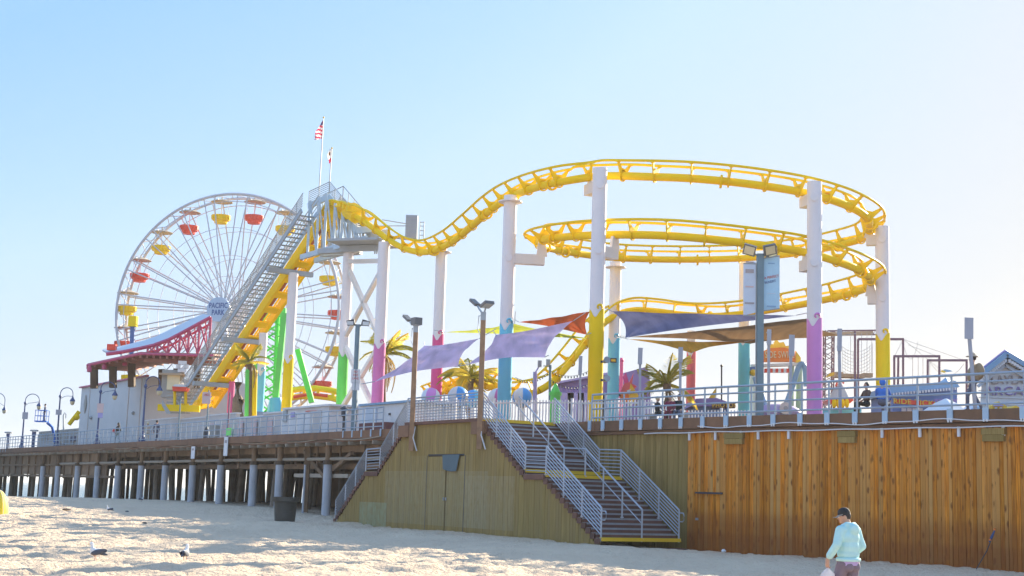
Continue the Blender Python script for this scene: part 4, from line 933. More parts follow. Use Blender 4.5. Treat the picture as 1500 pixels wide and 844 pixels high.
# the man on the sand
def man():
    o = thing('person', 'man in an aqua hoodie and black cap walking on the sand', 'person', (0, 0, 0), 0)
    p = P(1243, 906, 22.6); g = gz(p.x, 22.6); o.location = (p.x, 22.6, g); o.rotation_euler = (0, 0, R(38)); o.matrix_basis = Matrix.Translation((p.x, 22.6, g)) @ Matrix.Rotation(R(38), 4, 'Z')
    # local: +y is the way he walks, -x his left side
    S_ = 2; pr = []
    # legs, mid stride (trousers are a separate garment over them)
    LL = [[(-.095, .01, .93), (-.10, .16, .50), (-.10, .22, .10)], [(.095, -.01, .93), (.10, .02, .50), (.10, -.20, .13)]]
    for L in LL: pr.append(('c', L, [.09, .062, .045], 0)); f = L[-1]; pr.append(('c', [V(f)+V((0, -.04, -.045)), V(f)+V((0, .15, -.055))], [.045, .036], 2))
    pr += [('e', (0, 0, .97), (.155, .115, .13), 0), ('e', (0, .01, 1.17), (.155, .11, .2), 0), ('e', (0, .0, 1.33), (.18, .11, .14), 0)]
    # left arm hangs, slightly forward, carrying the bag; right arm bent to the pocket
    la = [(-.19, .0, 1.38), (-.29, .0, 1.14), (-.325, .13, .955)]; ra = [(.19, 0, 1.38), (.25, -.06, 1.12), (.19, .14, .98)]
    for A_ in (la, ra): pr.append(('c', A_, [.055, .044, .030], 0))
    def hand(w, d, side, curl):
        w, d = V(w), V(d).normalized(); x = V((0, 1, 0)); x = (x-d*x.dot(d)).normalized(); n = d.cross(x)*side   # x across knuckles, n to the palm side
        pr.append(('c', [w, w+d*.085], [.029, .034], 0)); pr.append(('e', w+d*.06+x*.0, (.018, .040, .045), 0))
        for q, ln in enumerate((.068, .078, .074, .058)):
            b = w+d*.098+x*(.030-.020*q); c1 = b+(d*math.cos(curl*.5)+n*math.sin(curl*.5))*ln*.5; c2 = c1+(d*math.cos(curl*1.5)+n*math.sin(curl*1.5))*ln*.35; c3 = c2+(d*math.cos(curl*2.3)+n*math.sin(curl*2.3))*ln*.28
            pr.append(('c', [b-d*.02, b, c1, c2, c3], [.0105, .0105, .0095, .0088, .0075], 0))
        t0 = w+d*.035+x*.026; t1 = t0+d*.030+x*.018+n*.016; t2 = t1+d*.026+n*.014; pr.append(('c', [t0, t1, t2], [.014, .012, .009], 0))
        return w+d*.11+n*.02
    grip = hand((-.327, .137, .938), (-.02, .10, -1), 1, .95); hand((.185, .15, .97), (-.6, .6, -.2), -1, .5)
    # neck and head, bent forward a little and turned left
    H0 = V((0, .075, 1.595)); hx_ = Matrix.Rotation(R(38), 3, 'Z') @ Matrix.Rotation(R(-12), 3, 'X')
    def h(x, y, z): return H0+hx_ @ V((x, y, z))
    pr.append(('c', [(0, .0, 1.42), h(0, -.02, -.06)], [.062, .055], 0))
    pr += [('e', h(0, 0, 0), (.074, .094, .108), 0, hx_), ('e', h(0, .035, -.062), (.052, .058, .048), 0, hx_), ('e', h(0, .099, -.012), (.012, .020, .022), 0, hx_), ('e', h(0, .088, -.055), (.022, .012, .010), 3, hx_), ('e', h(-.076, -.01, -.01), (.012, .022, .034), 0, hx_), ('e', h(.076, -.01, -.01), (.012, .022, .034), 0, hx_), ('e', h(0, .082, .022), (.055, .014, .010), 0, hx_)]
    body = figure('body', pr, [M['skin'], M['skin'], M['black'], mat('lips', (.42, .16, .13), .5)], o, .0095, 1)
    for sx in (-1, 1): part('eye', MB().ball(h(sx*.030, .083, .004), .011, 8, 6), M['feather'], body, True, local=True)
    hr = MB().ball(h(0, -.018, .012), (.079, .090, .092), 14, 10, hx_); part('hair', hr, M['hair'], o, True, local=True)
    cp = MB(); prof = [(.0905, -.01), (.093, .03), (.082, .075), (.05, .105), (.012, .115)]
    cp.lathe(prof, (0, 0, 0), 20); cp.v = [tuple(h(x*.93, y*1.08-.004, z+.028)) for x, y, z in cp.v]
    cap = part('cap', cp, M['black'], o, True, local=True)
    bm_ = MB(); pts = []
    for i in range(9): a = R(-62+15.5*i); pts.append((math.sin(a)*.085, .075+.0*i, 0)); 
    outer = [(math.sin(R(-62+15.5*i))*.088, .06+math.cos(R(-62+15.5*i))*.115, -.012-.02*abs(math.sin(R(-62+15.5*i)))) for i in range(9)]; inner = [(math.sin(R(-80+20*i))*.086, .0+math.cos(R(-80+20*i))*.094, .0) for i in range(9)]
    loop = outer+inner[::-1]; bm_.prism([h(x, y, z+.032) for x, y, z in loop], (0, 0, .008)); part('cap_brim', bm_, mat('grey_brim', (.30, .27, .24), .7), cap, local=True)
    # hoodie: torso and sleeves one garment, with hood and hem
    hp = [('e', (0, .0, 1.02), (.205, .155, .13), 0), ('e', (0, -.005, 1.13), (.205, .160, .17), 0), ('e', (0, -.01, 1.27), (.205, .150, .16), 0), ('c', [(-.155, -.01, 1.385), (.155, -.01, 1.385)], [.078, .078], 0), ('e', (0, -.02, 1.40), (.13, .10, .07), 0)]
    for A_ in (la, ra):
        a, b, c = V(A_[0]), V(A_[1]), V(A_[2]); c2 = b+(c-b)*.90
        hp.append(('c', [a, a+(b-a)*.5, b+V((0, -.01, .02)), b+(c2-b)*.55, c2-(c2-b)*.12, c2], [.082, .074, .066, .064, .060, .046], 0))
    hp += [('c', [(0, -.085, 1.455), (-.09, -.04, 1.47), (-.10, .04, 1.45)], [.052, .046, .03], 0), ('c', [(0, -.085, 1.455), (.09, -.04, 1.47), (.10, .04, 1.45)], [.052, .046, .03], 0), ('e', (0, -.125, 1.40), (.11, .055, .095), 0)]
    hd = figure('hoodie', hp, [M['aqua']], o, .0125, 2)
    hemb = MB().tube([(.185*math.cos(a), .142*math.sin(a)-.0, .935) for a in np.linspace(0, 2*math.pi, 25)[:-1]], .034, 8, True); part('hem_band', hemb, M['aqua'], hd, True, local=True)
    sl_ = MB().lathe([(.188, .845), (.192, .925)], (0, 0, 0), 20, cap=False); sl_.v = [(x, y*.78, z) for x, y, z in sl_.v]; part('shirt_tail', sl_, M['lav'], o, True, local=True)
    tp = [('e', (0, 0, .88), (.172, .135, .11), 0), ('e', (.07, -.07, .83), (.09, .085, .09), 0), ('e', (-.07, -.06, .83), (.09, .085, .09), 0)]
    for L in LL:
        a, b, c = [V(q) for q in L]; tp.append(('c', [a-Z*.06, a+(b-a)*.5, b, b+(c-b)*.6, c+Z*.02], [.112, .098, .082, .078, .076], 0))
    figure('trousers', tp, [M['greyp']], o, .0125, 2)
    return o, mw(o) @ grip
man_o, grip = man()
bag = thing('plastic_bag', 'thin white plastic bag with red print hanging from the hand of the man', 'bag', grip)
bp = []; nb = 20
for z, r, sq in ((-.03, .014, 1), (-.06, .045, .6), (-.12, .095, .55), (-.25, .125, .6), (-.34, .145, .62), (-.42, .13, .6), (-.46, .06, .6)):
    bp.append((z, r, sq))
vs = []; 
for z, r, sq in bp:
    for i in range(nb): a = 2*math.pi*i/nb; w_ = 1+.13*math.sin(a*5+z*20)+.07*math.sin(a*9-z*31); vs.append(grip+V((r*w_*math.cos(a)-.03*(-z), r*w_*sq*math.sin(a), z)))
bmm = MB().add(vs, [(k*nb+i, k*nb+(i+1) % nb, (k+1)*nb+(i+1) % nb, (k+1)*nb+i) for k in range(len(bp)-1) for i in range(nb)]+[tuple(range((len(bp)-1)*nb, len(bp)*nb))])
body_b = part('bag_body', bmm, M['bagw'], bag, True)
part('handle', MB().tube([grip+V((-.01, -.02, -.08)), grip+V((0, -.015, -.02)), grip+V((.0, .0, .012)), grip+V((0, .02, -.02)), grip+V((-.01, .02, -.08))], .007, 6), M['bagw'], bag, True)
for i, (dx, dz) in enumerate(((-.05, -.30), (.0, -.28), (.045, -.31), (-.02, -.345), (.03, -.36))): part('print_mark', MB().ball(grip+V((dx-.01, -.088, dz)), (.024, .006, .015), 8, 5), M['red_ink'], body_b)

# gulls
def gull(lab, px, py, yaw, k=1.0, Y=None):
    for Yg in (np.arange(24, 90, .05) if Y is None else [Y]):
        q = P(px, py, Yg)
        if q.z <= gz(q.x, q.y)+.0: break
    o = thing('gull', lab, 'gull', (q.x, q.y, q.z), R(yaw)); f = lambda *p: V(p)*k
    pr = [('e', f(0, 0, .20), tuple(V((.17, .075, .078))*k), 0, Matrix.Rotation(R(-14), 3, 'Y') if False else Matrix.Rotation(R(12), 3, 'Y')), ('e', f(.08, 0, .225), tuple(V((.085, .07, .075))*k), 0), ('c', [f(.11, 0, .25), f(.125, 0, .33), f(.135, 0, .375)], [.055*k, .036*k, .036*k], 0), ('e', f(.145, 0, .385), tuple(V((.048, .036, .038))*k), 0), ('c', [f(-.12, 0, .175), f(-.26, 0, .145)], [.045*k, .014*k], 1)]
    for s_ in (-1, 1): pr.append(('c', [f(.03, s_*.035, .20), f(.035, s_*.035, .12), f(.02, s_*.035, .012)], [.022*k, .010*k, .008*k], 2)); pr.append(('c', [f(.015, s_*.035, .012), f(.065, s_*.045, .008)], [.010*k, .012*k], 2))
    figure('body', pr, [M['feather'], M['slate'], M['leg']], o, .009*k, 1)
    for s_ in (-1, 1):
        w = MB().ball(f(-.05, s_*.062, .205), tuple(V((.175, .022, .062))*k), 14, 8, Matrix.Rotation(R(14), 3, 'Y')); part('wing', w, M['slate'], o, True, local=True)
    part('beak', MB().rod(f(.185, 0, .380), f(.235, 0, .370), .013*k, 8, .004*k), M['beak'], o, True, local=True)
    return o
gull('grey winged white gull standing side on in the sunlit sand', 141, 822, 172)
gull('white gull with dark folded wings seen from behind on the sand', 270, 824, 84)
gull('small distant gull on the shaded sand before the pier piles', 160, 751, 200, .8)
gull('tiny far gull on the sand crest near the white piles', 207, 735, 30, .8)

# trash can
q = P(417, 763, 61.7); q.z = gz(q.x, q.y); can = thing('trash_can', 'dark weathered steel trash can standing on the sand by the piles', 'trash can', q)
part('drum', MB().lathe([(.42, -.05), (.43, .02), (.47, .55), (.49, .88), (.50, .90)], q, 28), M['can'], can, True)
part('rim', MB().lathe([(.50, .86), (.585, .88), (.60, 1.02), (.60, 1.07), (.52, 1.07), (.50, 1.0), (.49, .9)], q, 28, cap=False), M['can'], can, True)
part('liner', MB().lathe([(.5, 1.03), (.3, 1.02), (.02, 1.0)], q, 20), M['black'], can, True)

# yellow beach tent at the frame edge
q = next(p for p in (P(-6, 752, y) for y in np.arange(40, 90, .2)) if p.z <= gz(p.x, p.y)); tn = thing('beach_tent', 'round yellow beach tent with a white seam at the far left of the sand', 'tent', q)
dm = MB(); nu, nv = 24, 10
for j in range(nv+1):
    for i in range(nu): a, b = 2*math.pi*i/nu, math.pi/2*j/nv; rr = .47*math.cos(b)*(1+.03*math.cos(a*6)); dm.v.append(tuple(q+V((rr*math.cos(a), rr*math.sin(a), .98*math.sin(b)-.03))))
for j in range(nv):
    for i in range(nu): dm.f.append((j*nu+i, j*nu+(i+1) % nu, (j+1)*nu+(i+1) % nu, (j+1)*nu+i)); dm.m.append(0)
part('shell', dm, M['tent'], tn, True)
for a in (0.35, -.6, 1.4, 2.4, 3.6, 4.8): part('seam', MB().tube([q+V((.48*math.cos(b)*math.cos(a), .48*math.cos(b)*math.sin(a), .99*math.sin(b)-.03)) for b in np.linspace(0, 1.5, 10)], .014, 5), M['signw'], tn, True)

# litter
def litter(name, lab, cat, px, py, mb_, m_, rz=0):
    for Yg in np.arange(24, 95, .05):
        q = P(px, py, Yg)
        if q.z <= gz(q.x, q.y)+.02: break
    o = inst(name, mb_.mesh(name, m_, True), Matrix.Translation((q.x, q.y, q.z)) @ Matrix.Rotation(rz, 4, 'Z')); tag(o, lab, cat); return o
def crumple(w, d, h, seed):
    r_ = random.Random(seed); mb = MB(); mb.ball((0, 0, h*.4), (w/2, d/2, h/2), 10, 6); mb.v = [(x*(1+r_.uniform(-.25, .25)), y*(1+r_.uniform(-.25, .25)), z*(1+r_.uniform(-.3, .3))) for x, y, z in mb.v]; return mb
litter('paper_scrap', 'crumpled pale blue scrap on the sand below the amber wall', 'litter', 1412, 829, crumple(.34, .2, .12, 1), mat('pale_blue_paper', (.22, .55, .80), .7))
litter('bottle', 'small purple bottle standing against the olive planks', 'bottle', 703, 776, MB().lathe([(.07, 0), (.075, .12), (.03, .19), (.03, .25), (.01, .26)], (0, 0, 0), 12), mat('purple_plastic', (.35, .20, .62), .3))
litter('driftwood', 'dark scrap of driftwood on the sand left of the lone gull', 'driftwood', 97, 748, crumple(.42, .2, .1, 3), M['under'])
litter('seaweed_clump', 'small dark clump of seaweed on the shaded sand', 'seaweed', 186, 750, crumple(.18, .14, .06, 4), M['dark'])
litter('kelp_scrap', 'black kelp scrap lying in the sunlit sand', 'kelp', 212, 767, crumple(.2, .12, .05, 5), M['black'])
litter('foam_cup', 'tiny pale cup lying at the foot of the brown wall door', 'cup', 1060, 809, crumple(.16, .12, .1, 6), M['signw'])
# broken umbrella leaning on the wall
c, d, n = RPt(t_of(1452), -.10); q0 = V((c.x, c.y, gz(c.x, c.y)))-d*.25-n*.3; q1 = P(1457, 778, c.y-.1)
um = thing('folded_umbrella', 'thin folded umbrella with a blue and orange handle leaning on the amber wall', 'umbrella', q0)
part('shaft', MB().tube([q0, q0.lerp(q1, .5)+d*.06, q1], .016, 6), M['dark'], um, True); part('folded_cloth', MB().tube([q0.lerp(q1, .72), q0.lerp(q1, .85), q1+Z*.02], [.022, .04, .02], 8), mat('blue_cloth', (.05, .09, .22), .8), um, True)
part('grip', MB().ball(q1+Z*.05, .04, 8, 6), M['orange'], um, True); part('strap', MB().box(q0.lerp(q1, .78), (.07, .06, .05)), M['orange'], um)

# people on the deck
def on_deck(px, py, off): q = edge_at(px, py, off); return q
def gp(lab, px, off, face, H, top, bottom, **kw): return person(lab, edge_at(px, 640, off), face, H, top, bottom, **kw)
p_ = gp('person in a dark top and pale jeans with a red bag on the left walkway', 172.5, 1.6, 160, 1.74, M['black'], M['jean'], pose='walk', hair='long')
rb = edge_at(167.5, 640, 1.5)+Z*.98; bgo = thing('shoulder_bag', 'red shoulder bag carried by the person on the left walkway', 'bag', rb); part('pouch', MB().ball(rb+Z*.12, (.20, .11, .17), 12, 8), M['red_ink'], bgo, True); part('strap', MB().tube([rb+V((.05, 0, .22)), rb+V((.22, 0, .5)), rb+V((.2, .02, .55))], .02, 5), M['red_ink'], bgo, True)
gp('person with a dark backpack walking away on the left walkway', 228.5, 2.0, 70, 1.72, M['denim'], M['denim'], pose='walk', hair='short')
gp('person in pale clothes beside the lamp post on the left walkway', 215.5, 2.4, 110, 1.7, M['tee'], M['tee'], pose='walk', hair='fair')
gp('person in a black top and fair hair leaning at the railing', 962, 2.4, 20, 1.5, M['black'], M['black'], pose='sit', hair='fair')
gp('person in a wine red top with sunglasses by the railing', 981, 2.2, 250, 1.5, M['wine'], M['wine'], pose='sit', hair='short')
gp('person in a dark jacket sitting right of the wine red top', 994, 2.5, 250, 1.56, M['black'], M['denim'], pose='sit', hair='short')
bq = edge_at(979, 612, 2.75); d_ = (edge_at(1000, 612, 2.75)-bq).normalized(); bn = thing('bench', 'low wooden bench under the three people at the railing', 'bench', bq)
part('seat', MB().box(bq+Z*.42, (2.4, .4, .06), d_), M['plankp'], bn)
for k in (-1, 1): part('leg', MB().box(bq+d_*k*.95+Z*.2, (.08, .36, .39), d_), M['steel'], bn)
def raised(lab, px, off, sink, face, H, top, bottom, **kw):
    q = edge_at(px, 610, off); return person(lab, q-Z*sink, face, H, top, bottom, **kw)
raised('person in a dark brown coat sitting below the yellow column', 1270, 2.2, .0, 200, 1.62, M['brownsign'], M['black'], pose='sit')
raised('person in a bright blue hooded coat sitting by the yellow column', 1293, 2.2, .0, 60, 1.72, M['blue'], M['denim'], pose='sit', hair='hood')
raised('man in an olive coat and brimmed hat walking behind the tall sign post', 1427, 1.2, -.02, 160, 1.78, M['olive'], M['denim'], pose='walk', hat=M['tanroof'], bulk=1)
# ------------------------------------------------------------------ shade sails
def sail(lab, corners, mt, sag=.12, name='shade_sail', N=14):
    """corners: (px, py, Y); edges hang in towards the middle, three or four corners"""
    c = [P(*q) for q in corners]; ctr = sum(c, V((0, 0, 0)))/len(c); o = thing(name, lab, 'shade sail', ctr, group='fabric shade sails over the deck')
    if len(c) == 3: c = [c[0], c[1], c[2], c[2].lerp(c[0], .001)]
    def edge(a, b, t): p = a.lerp(b, t); return p+(ctr-p)*(sag*4*t*(1-t))
    vs = []
    for j in range(N+1):
        v = j/N
        for i in range(N+1):
            u = i/N; b0, b1, s0, s1 = edge(c[0], c[1], u), edge(c[3], c[2], u), edge(c[0], c[3], v), edge(c[1], c[2], v)
            bl = (c[0]*(1-u)+c[1]*u)*(1-v)+(c[3]*(1-u)+c[2]*u)*v
            vs.append(b0*(1-v)+b1*v+s0*(1-u)+s1*u-bl+Z*(.16*math.sin(u*math.pi)*math.sin(v*math.pi)*((-1)**0)+.02*math.sin(u*17+v*5)))
    part('fabric', MB().add(vs, [(j*(N+1)+i, j*(N+1)+i+1, (j+1)*(N+1)+i+1, (j+1)*(N+1)+i) for j in range(N) for i in range(N)]), mt, o, True)
    for k in range(len(corners)):
        q = P(*corners[k]); out = (q-ctr).normalized(); part('corner_cable', MB().rod(q, q+out*.9+Z*.15, .02, 5), M['steel'], o)
    return o
lil = cloth('lilac_sail_cloth', (.98, .72, .94), .5)
sail('left of the two lilac shade sails, behind the left timber lamp post', [(549, 559, 67), (622, 506, 80), (702, 496, 70), (671, 536, 62)], lil, .16)
sail('right of the two lilac shade sails, crossing the light blue column', [(686, 534, 63), (726, 490, 72), (840, 470, 68), (798, 523, 59)], lil, .16)
sail('slim olive green shade sail behind the lilac sails', [(652, 487, 84), (754, 474, 80), (862, 496, 78)], cloth('olive_sail_cloth', (.40, .43, .06), .45), .14)
sail('brick orange shade sail beside the yellow based column', [(760, 472, 80), (864, 456, 70), (860, 490, 66)], cloth('orange_sail_cloth', (.55, .11, .035), .4), .12)
sail('large dusky blue shade sail stretched right from the yellow based column', [(896, 456, 72), (1166, 462, 66), (916, 495, 62)], cloth('blue_sail_cloth', (.22, .22, .36), .4), .10)
sail('small amber shade sail hanging above the palm', [(920, 497, 82), (1090, 501, 80), (1014, 517, 74)], cloth('amber_sail_cloth', (.72, .36, .05), .45), .20)
sail('long tan brown shade sail reaching to the orchid based column', [(922, 494, 84), (1184, 466, 72), (1232, 492, 80), (1100, 503, 82)], cloth('tan_sail_cloth', (.26, .155, .08), .4), .12)

# ------------------------------------------------------------------ left side of the deck
def seg_box(o, name, px0, px1, off, depth, z0, z1, mt, lab=None):
    a, b = edge_at(px0, 620, off), edge_at(px1, 620, off); n = V((Ln.x, Ln.y, 0)); d = (b-a).normalized(); c = (a+b)/2+n*depth/2
    return part(name, MB().box((c.x, c.y, (z0+z1)/2), ((b-a).length, depth, z1-z0), d), mt, o, label=lab)
bw = edge_at(165, 600, 6); ztop = P(165, 560, bw.y).z
wb = thing('pier_building', 'tall white rendered building below the red roofed pavilion', 'building', bw)
seg_box(wb, 'wall', 116, 211, 6, 9, DECK, ztop, M['building'])
for px in (130, 187, 205): q = edge_at(px, 600, 5.97); part('wall_seam', MB().rod((q.x, q.y, DECK), (q.x, q.y, ztop), .05, 6), M['wallw'], wb)
a, b = edge_at(115, 600, 5.9), edge_at(213, 600, 5.9); part('roof_trim', MB().beam(V((a.x, a.y, ztop+.05)), V((b.x, b.y, ztop+.05)), .25, .14), M['crimson'], wb)
q = edge_at(125, 595, 5.95); q.z = P(125, 592, q.y).z; part('diamond_window', MB().prism([q+Z*.9, q+(b-a).normalized()*.45, q-Z*.9, q-(b-a).normalized()*.45], V((Ln.x, Ln.y, 0))*-.06), M['tan'], wb)
for px, py in ((195, 605), (133, 612)): q = edge_at(px, py, 5.9); q.z = P(px, py, q.y).z; part('wall_light', MB().ball(q, .16, 8, 6), M['steel'], wb, True)
seg_box(wb, 'recess_wall', 211.5, 238, 8.5, 5, DECK, ztop-.15, M['wallw'], None)
for k in range(11): 
    a, b = edge_at(212, 600, 8.42), edge_at(237, 600, 8.42); z = DECK+1.9+k*.29; part('siding_board', MB().beam(V((a.x, a.y, z)), V((b.x, b.y, z)), .05, .26), M['signw'], wb)
lw = thing('boundary_wall', 'long low cream wall along the left walkway', 'wall', edge_at(310, 620, 5))
for p0, p1, zt in ((212, 262, 2.15), (262.3, 300, 2.0), (300.3, 345, 2.1), (345.3, 384, 1.75), (384.3, 414, 1.9)):
    seg_box(lw, 'wall_panel', p0, p1, 5, .3, DECK, DECK+zt, M['wallw'])
    seg_box(lw, 'coping', p0, p1, 4.95, .4, DECK+zt+.003, DECK+zt+.1, M['signw'])
for px in (310, 330, 352, 372, 395): q = edge_at(px, 625, 4.9); part('notice_panel', MB().box((q.x, q.y, DECK+1.0), (.9, .06, 1.1), (Lu.x, Lu.y, 0)), M['sign'], lw)
part('vent_box', MB().box(edge_at(313, 625, 4.7)+Z*.7, (1.3, .5, 1.3), (Lu.x, Lu.y, 0)), M['tan'], lw)
ct = thing('container', 'grey tan corrugated container on the far left deck', 'container', edge_at(90, 640, 7))
seg_box(ct, 'body', 58, 116, 7, 2.6, DECK+.1, DECK+2.35, M['tan'])
for k in range(18): q = edge_at(60+k*3.2, 640, 6.95); part('rib', MB().box((q.x, q.y, DECK+1.2), (.16, .12, 2.1), (Lu.x, Lu.y, 0)), M['tan'], ct)
q = edge_at(108, 640, 6.8); part('dark_counter', MB().box((q.x, q.y, DECK+1.3), (1.6, .2, .5), (Lu.x, Lu.y, 0)), M['denim'], ct)
def kiosk(lab, px0, px1, off, dep, z1, roof, feats):
    o = thing('kiosk', lab, 'kiosk', edge_at((px0+px1)/2, 625, off)); seg_box(o, 'body', px0, px1, off, dep, DECK, DECK+z1, M['signw']); seg_box(o, 'roof', px0-.6, px1+.6, off-.15, dep+.3, DECK+z1+.003, DECK+z1+.12, roof)
    for (px, z, w, h, mt, nm) in feats: q = edge_at(px, 625, off-.04); part(nm, MB().box((q.x, q.y, DECK+z), (w, .1, h), (Lu.x, Lu.y, 0)), mt, o)
    return o
kiosk('white kiosk with a dark vent beside the yellow based column', 413, 481, 4.2, 3.2, 1.95, M['signw'], [(417, 1.55, .55, .7, M['steel'], 'vent'), (428, 1.6, .5, .3, M['lilac'], 'logo_panel'), (455, 1.75, 1.6, .05, M['red_ink'], 'red_stripe'), (462, .9, 1.5, 1.7, M['wallw'], 'door')])
kiosk('white kiosk with a blue roof edge left of the timber lamp post', 524, 601, 4.0, 3.2, 1.75, M['bluetrim'], [(541, 1.1, 1.7, 1.1, M['bannerw'], 'window_panel'), (543, .25, 2.2, .5, M['brownsign'], 'plinth'), (570, 1.2, .12, .12, M['dark'], 'knob')])
seg_box(thing('planter', 'dark red brown planter box in front of the blue edged kiosk', 'planter', edge_at(545, 630, 2.4)), 'box', 526, 565, 2.4, .7, DECK, DECK+.62, mat('maroon_box', (.20, .07, .07), .7))

# pavilion: red roof on dark posts, and the wave shaped canopy on a red truss
pv = thing('pavilion', 'open pavilion with a red brown roof on dark posts above the white building', 'pavilion', edge_at(200, 560, 9))
PY = 119
for px, py0, py1 in ((138, 535, 560), (165.5, 530, 559), (193, 523, 558), (259, 540, 565), (289, 535, 560), (237, 541, 560)): part('post', MB().beam(P(px, py1+9, PY), P(px, py0, PY), .62 if px < 200 else .4, .5, V((1, 0, 0))), M['deckdark'], pv)
e0_, e1_, e2_ = P(128, 535, 117), P(206, 518, 113), P(313, 521, 112)
bkv = V((1.5, 9, .6))
rf = part('roof', MB().prism([e0_, e1_, e2_, e2_+bkv, e1_+bkv*1.1, e0_+bkv], (0, 0, .14)), M['rust'], pv)
part('roof_edge', MB().tube([e0_-Z*.02, e1_-Z*.02, e2_-Z*.02], .12, 6), M['crimson'], pv, True)
for k in range(12): q = e1_.lerp(e2_, k/11); part('rafter', MB().beam(q-Z*.22, q+bkv-Z*.22, .16, .26), M['rust'], pv)
for f in (.08, .4, .75, 1.0): a, b = e1_+bkv*f, e2_+bkv*f; part('purlin', MB().beam(a-Z*.52, b-Z*.52, .2, .26), M['rust'], pv)
for k in range(8): q = e0_.lerp(e1_, k/7); part('rafter', MB().beam(q-Z*.2, q+bkv-Z*.2, .14, .22), M['rust'], pv)
for px, py in ((131, 540), (153, 536), (183, 531)): part('hanging_light', MB().lathe([(.05, .3), (.2, 0), (.2, -.25), (.1, -.3)], P(px, py, 116), 10), M['crimson'], pv, True)
st_ = P(267, 537, 112); sm_ = MB()
for k in range(6): a = k*math.pi/3; sm_.box(st_+V((math.cos(a)*.32, 0, math.sin(a)*.32)), (.34, .12, .34))
part('star_ornament', sm_, M['signw'], pv)
cn = thing('canopy', 'wave shaped pale canopy sloping up on a crimson truss beside the wheel sign', 'canopy', P(240, 520, 116))
tp_ = [(156, 519), (178, 516), (203, 511), (225, 506), (247, 498), (270, 486), (290, 475), (309, 465)]
ct_ = [P(x, y, 116) for x, y in tp_]; bk2 = V((-2.6, 6.5, .75)); vs = []
for i, q in enumerate(ct_): vs += [q+Z*.15, q+bk2*(.55+.35*math.sin(i/7*math.pi))+Z*.3]
part('roof_sheet', MB().add(vs, [(2*i, 2*i+2, 2*i+3, 2*i+1) for i in range(7)]).add([v-Z*.08 for v in vs], [(2*i, 2*i+1, 2*i+3, 2*i+2) for i in range(7)]), M['roofw'], cn, True)
part('top_chord', MB().tube(ct_, .16, 6), M['crimson'], cn, True); part('lower_chord', MB().tube([q-Z*.45+V((0, .4, 0)) for q in ct_], .10, 6), M['crimson'], cn, True)
bt = [P(x, 518, 116) for x in (216, 230, 246, 262, 275, 290, 306)]
for k, q in enumerate(bt):
    x = q.x; up_ = next((a.lerp(b, (x-a.x)/(b.x-a.x)) for a, b in zip(ct_, ct_[1:]) if a.x <= x <= b.x), ct_[-1])
    part('truss_post', MB().rod(q, up_, .10, 6), M['crimson'], cn)
    if k:
        part('truss_diagonal', MB().rod(prev_u, q, .075, 6), M['crimson'], cn); part('truss_diagonal', MB().rod(prev_b, up_, .06, 6), M['crimson'], cn)
        m_ = prev_u.lerp(up_, .5); part('truss_strut', MB().rod(m_, prev_b.lerp(q, .5)+V((0, 1.5, 0)), .05, 6), M['crimson'], cn)
    prev_u, prev_b = up_, q
part('end_light', MB().box(P(164, 509, 117), (.7, .5, .5)), M['red'], cn)

# small rides and stalls on the left deck
bt_ = thing('ticket_hut', 'yellow lit timber hut behind the white building', 'hut', P(254, 575, 112)); part('frame', MB().box(P(253, 563, 113), (1.5, 1.2, 2.2)), M['tan'], bt_); part('window', MB().box(P(254, 560, 112.2), (1.0, .06, 1.2)), M['letter'], bt_); part('roof', MB().box(P(253, 549, 112.6), (1.8, 1.5, .15)), M['plankp'], bt_)
rv = thing('ride_vehicle', 'small red and white ride vehicle raised on the lift platform', 'ride vehicle', P(263, 572, 110)); part('hull', MB().prism([P(253, 573, 109), P(272, 573, 109), P(274, 567, 109), P(252, 566, 109)], (0, 1.0, 0)), M['red'], rv); part('canopy', MB().prism([P(253, 566, 108.9), P(273, 567, 108.9), P(270, 563.5, 108.9), P(256, 563, 108.9)], (0, 1.1, 0)), M['signw'], rv)
for k, (px, py) in enumerate(((256, 583), (272, 586))): part('strut', MB().rod(P(px, py+16, 109.5), P(px, py-12, 109.5), .12, 8), M['yellow'], rv)
ls = thing('loading_stair', 'grey steel loading stair with slanted side plates below the lift', 'stair', P(240, 590, 110))
part('side_plate', MB().prism([P(237, 585, 109), P(251, 606, 109), P(244, 606, 109), P(237, 594, 109)], (0, .2, 0)), M['steel'], ls); part('side_plate', MB().prism([P(259, 585, 109.4), P(272, 606, 109.4), P(264, 606, 109.4)], (0, .2, 0)), M['steel'], ls)
for k in range(7): part('step', MB().box(P(262, 575+k*5, 110), (1.8, .4, .08)), M['steel'], ls)
part('yellow_kerb', MB().box(P(262, 598, 109.2), (3.2, .3, .5)), M['yellow'], ls)
yk = thing('kiddie_track', 'low yellow track of a small coaster behind the white kiosk', 'ride track', P(460, 580, 140))
for dy in (0, 11): part('tube_rail', MB().tube([P(x, y+dy, 140) for x, y in ((418, 573), (440, 570), (462, 569), (485, 572), (505, 577))], .30, 8), M['yellow'], yk, True)
for x in (428, 446, 466, 488): part('tie', MB().beam(P(x, 571, 140), P(x, 583, 140), .35, .3, V((1, 0, 0))), M['yellow'], yk)
part('red_trim', MB().tube([P(x, y, 139.4) for x, y in ((430, 582), (455, 577), (480, 580))], .18, 6), M['red'], yk, True)

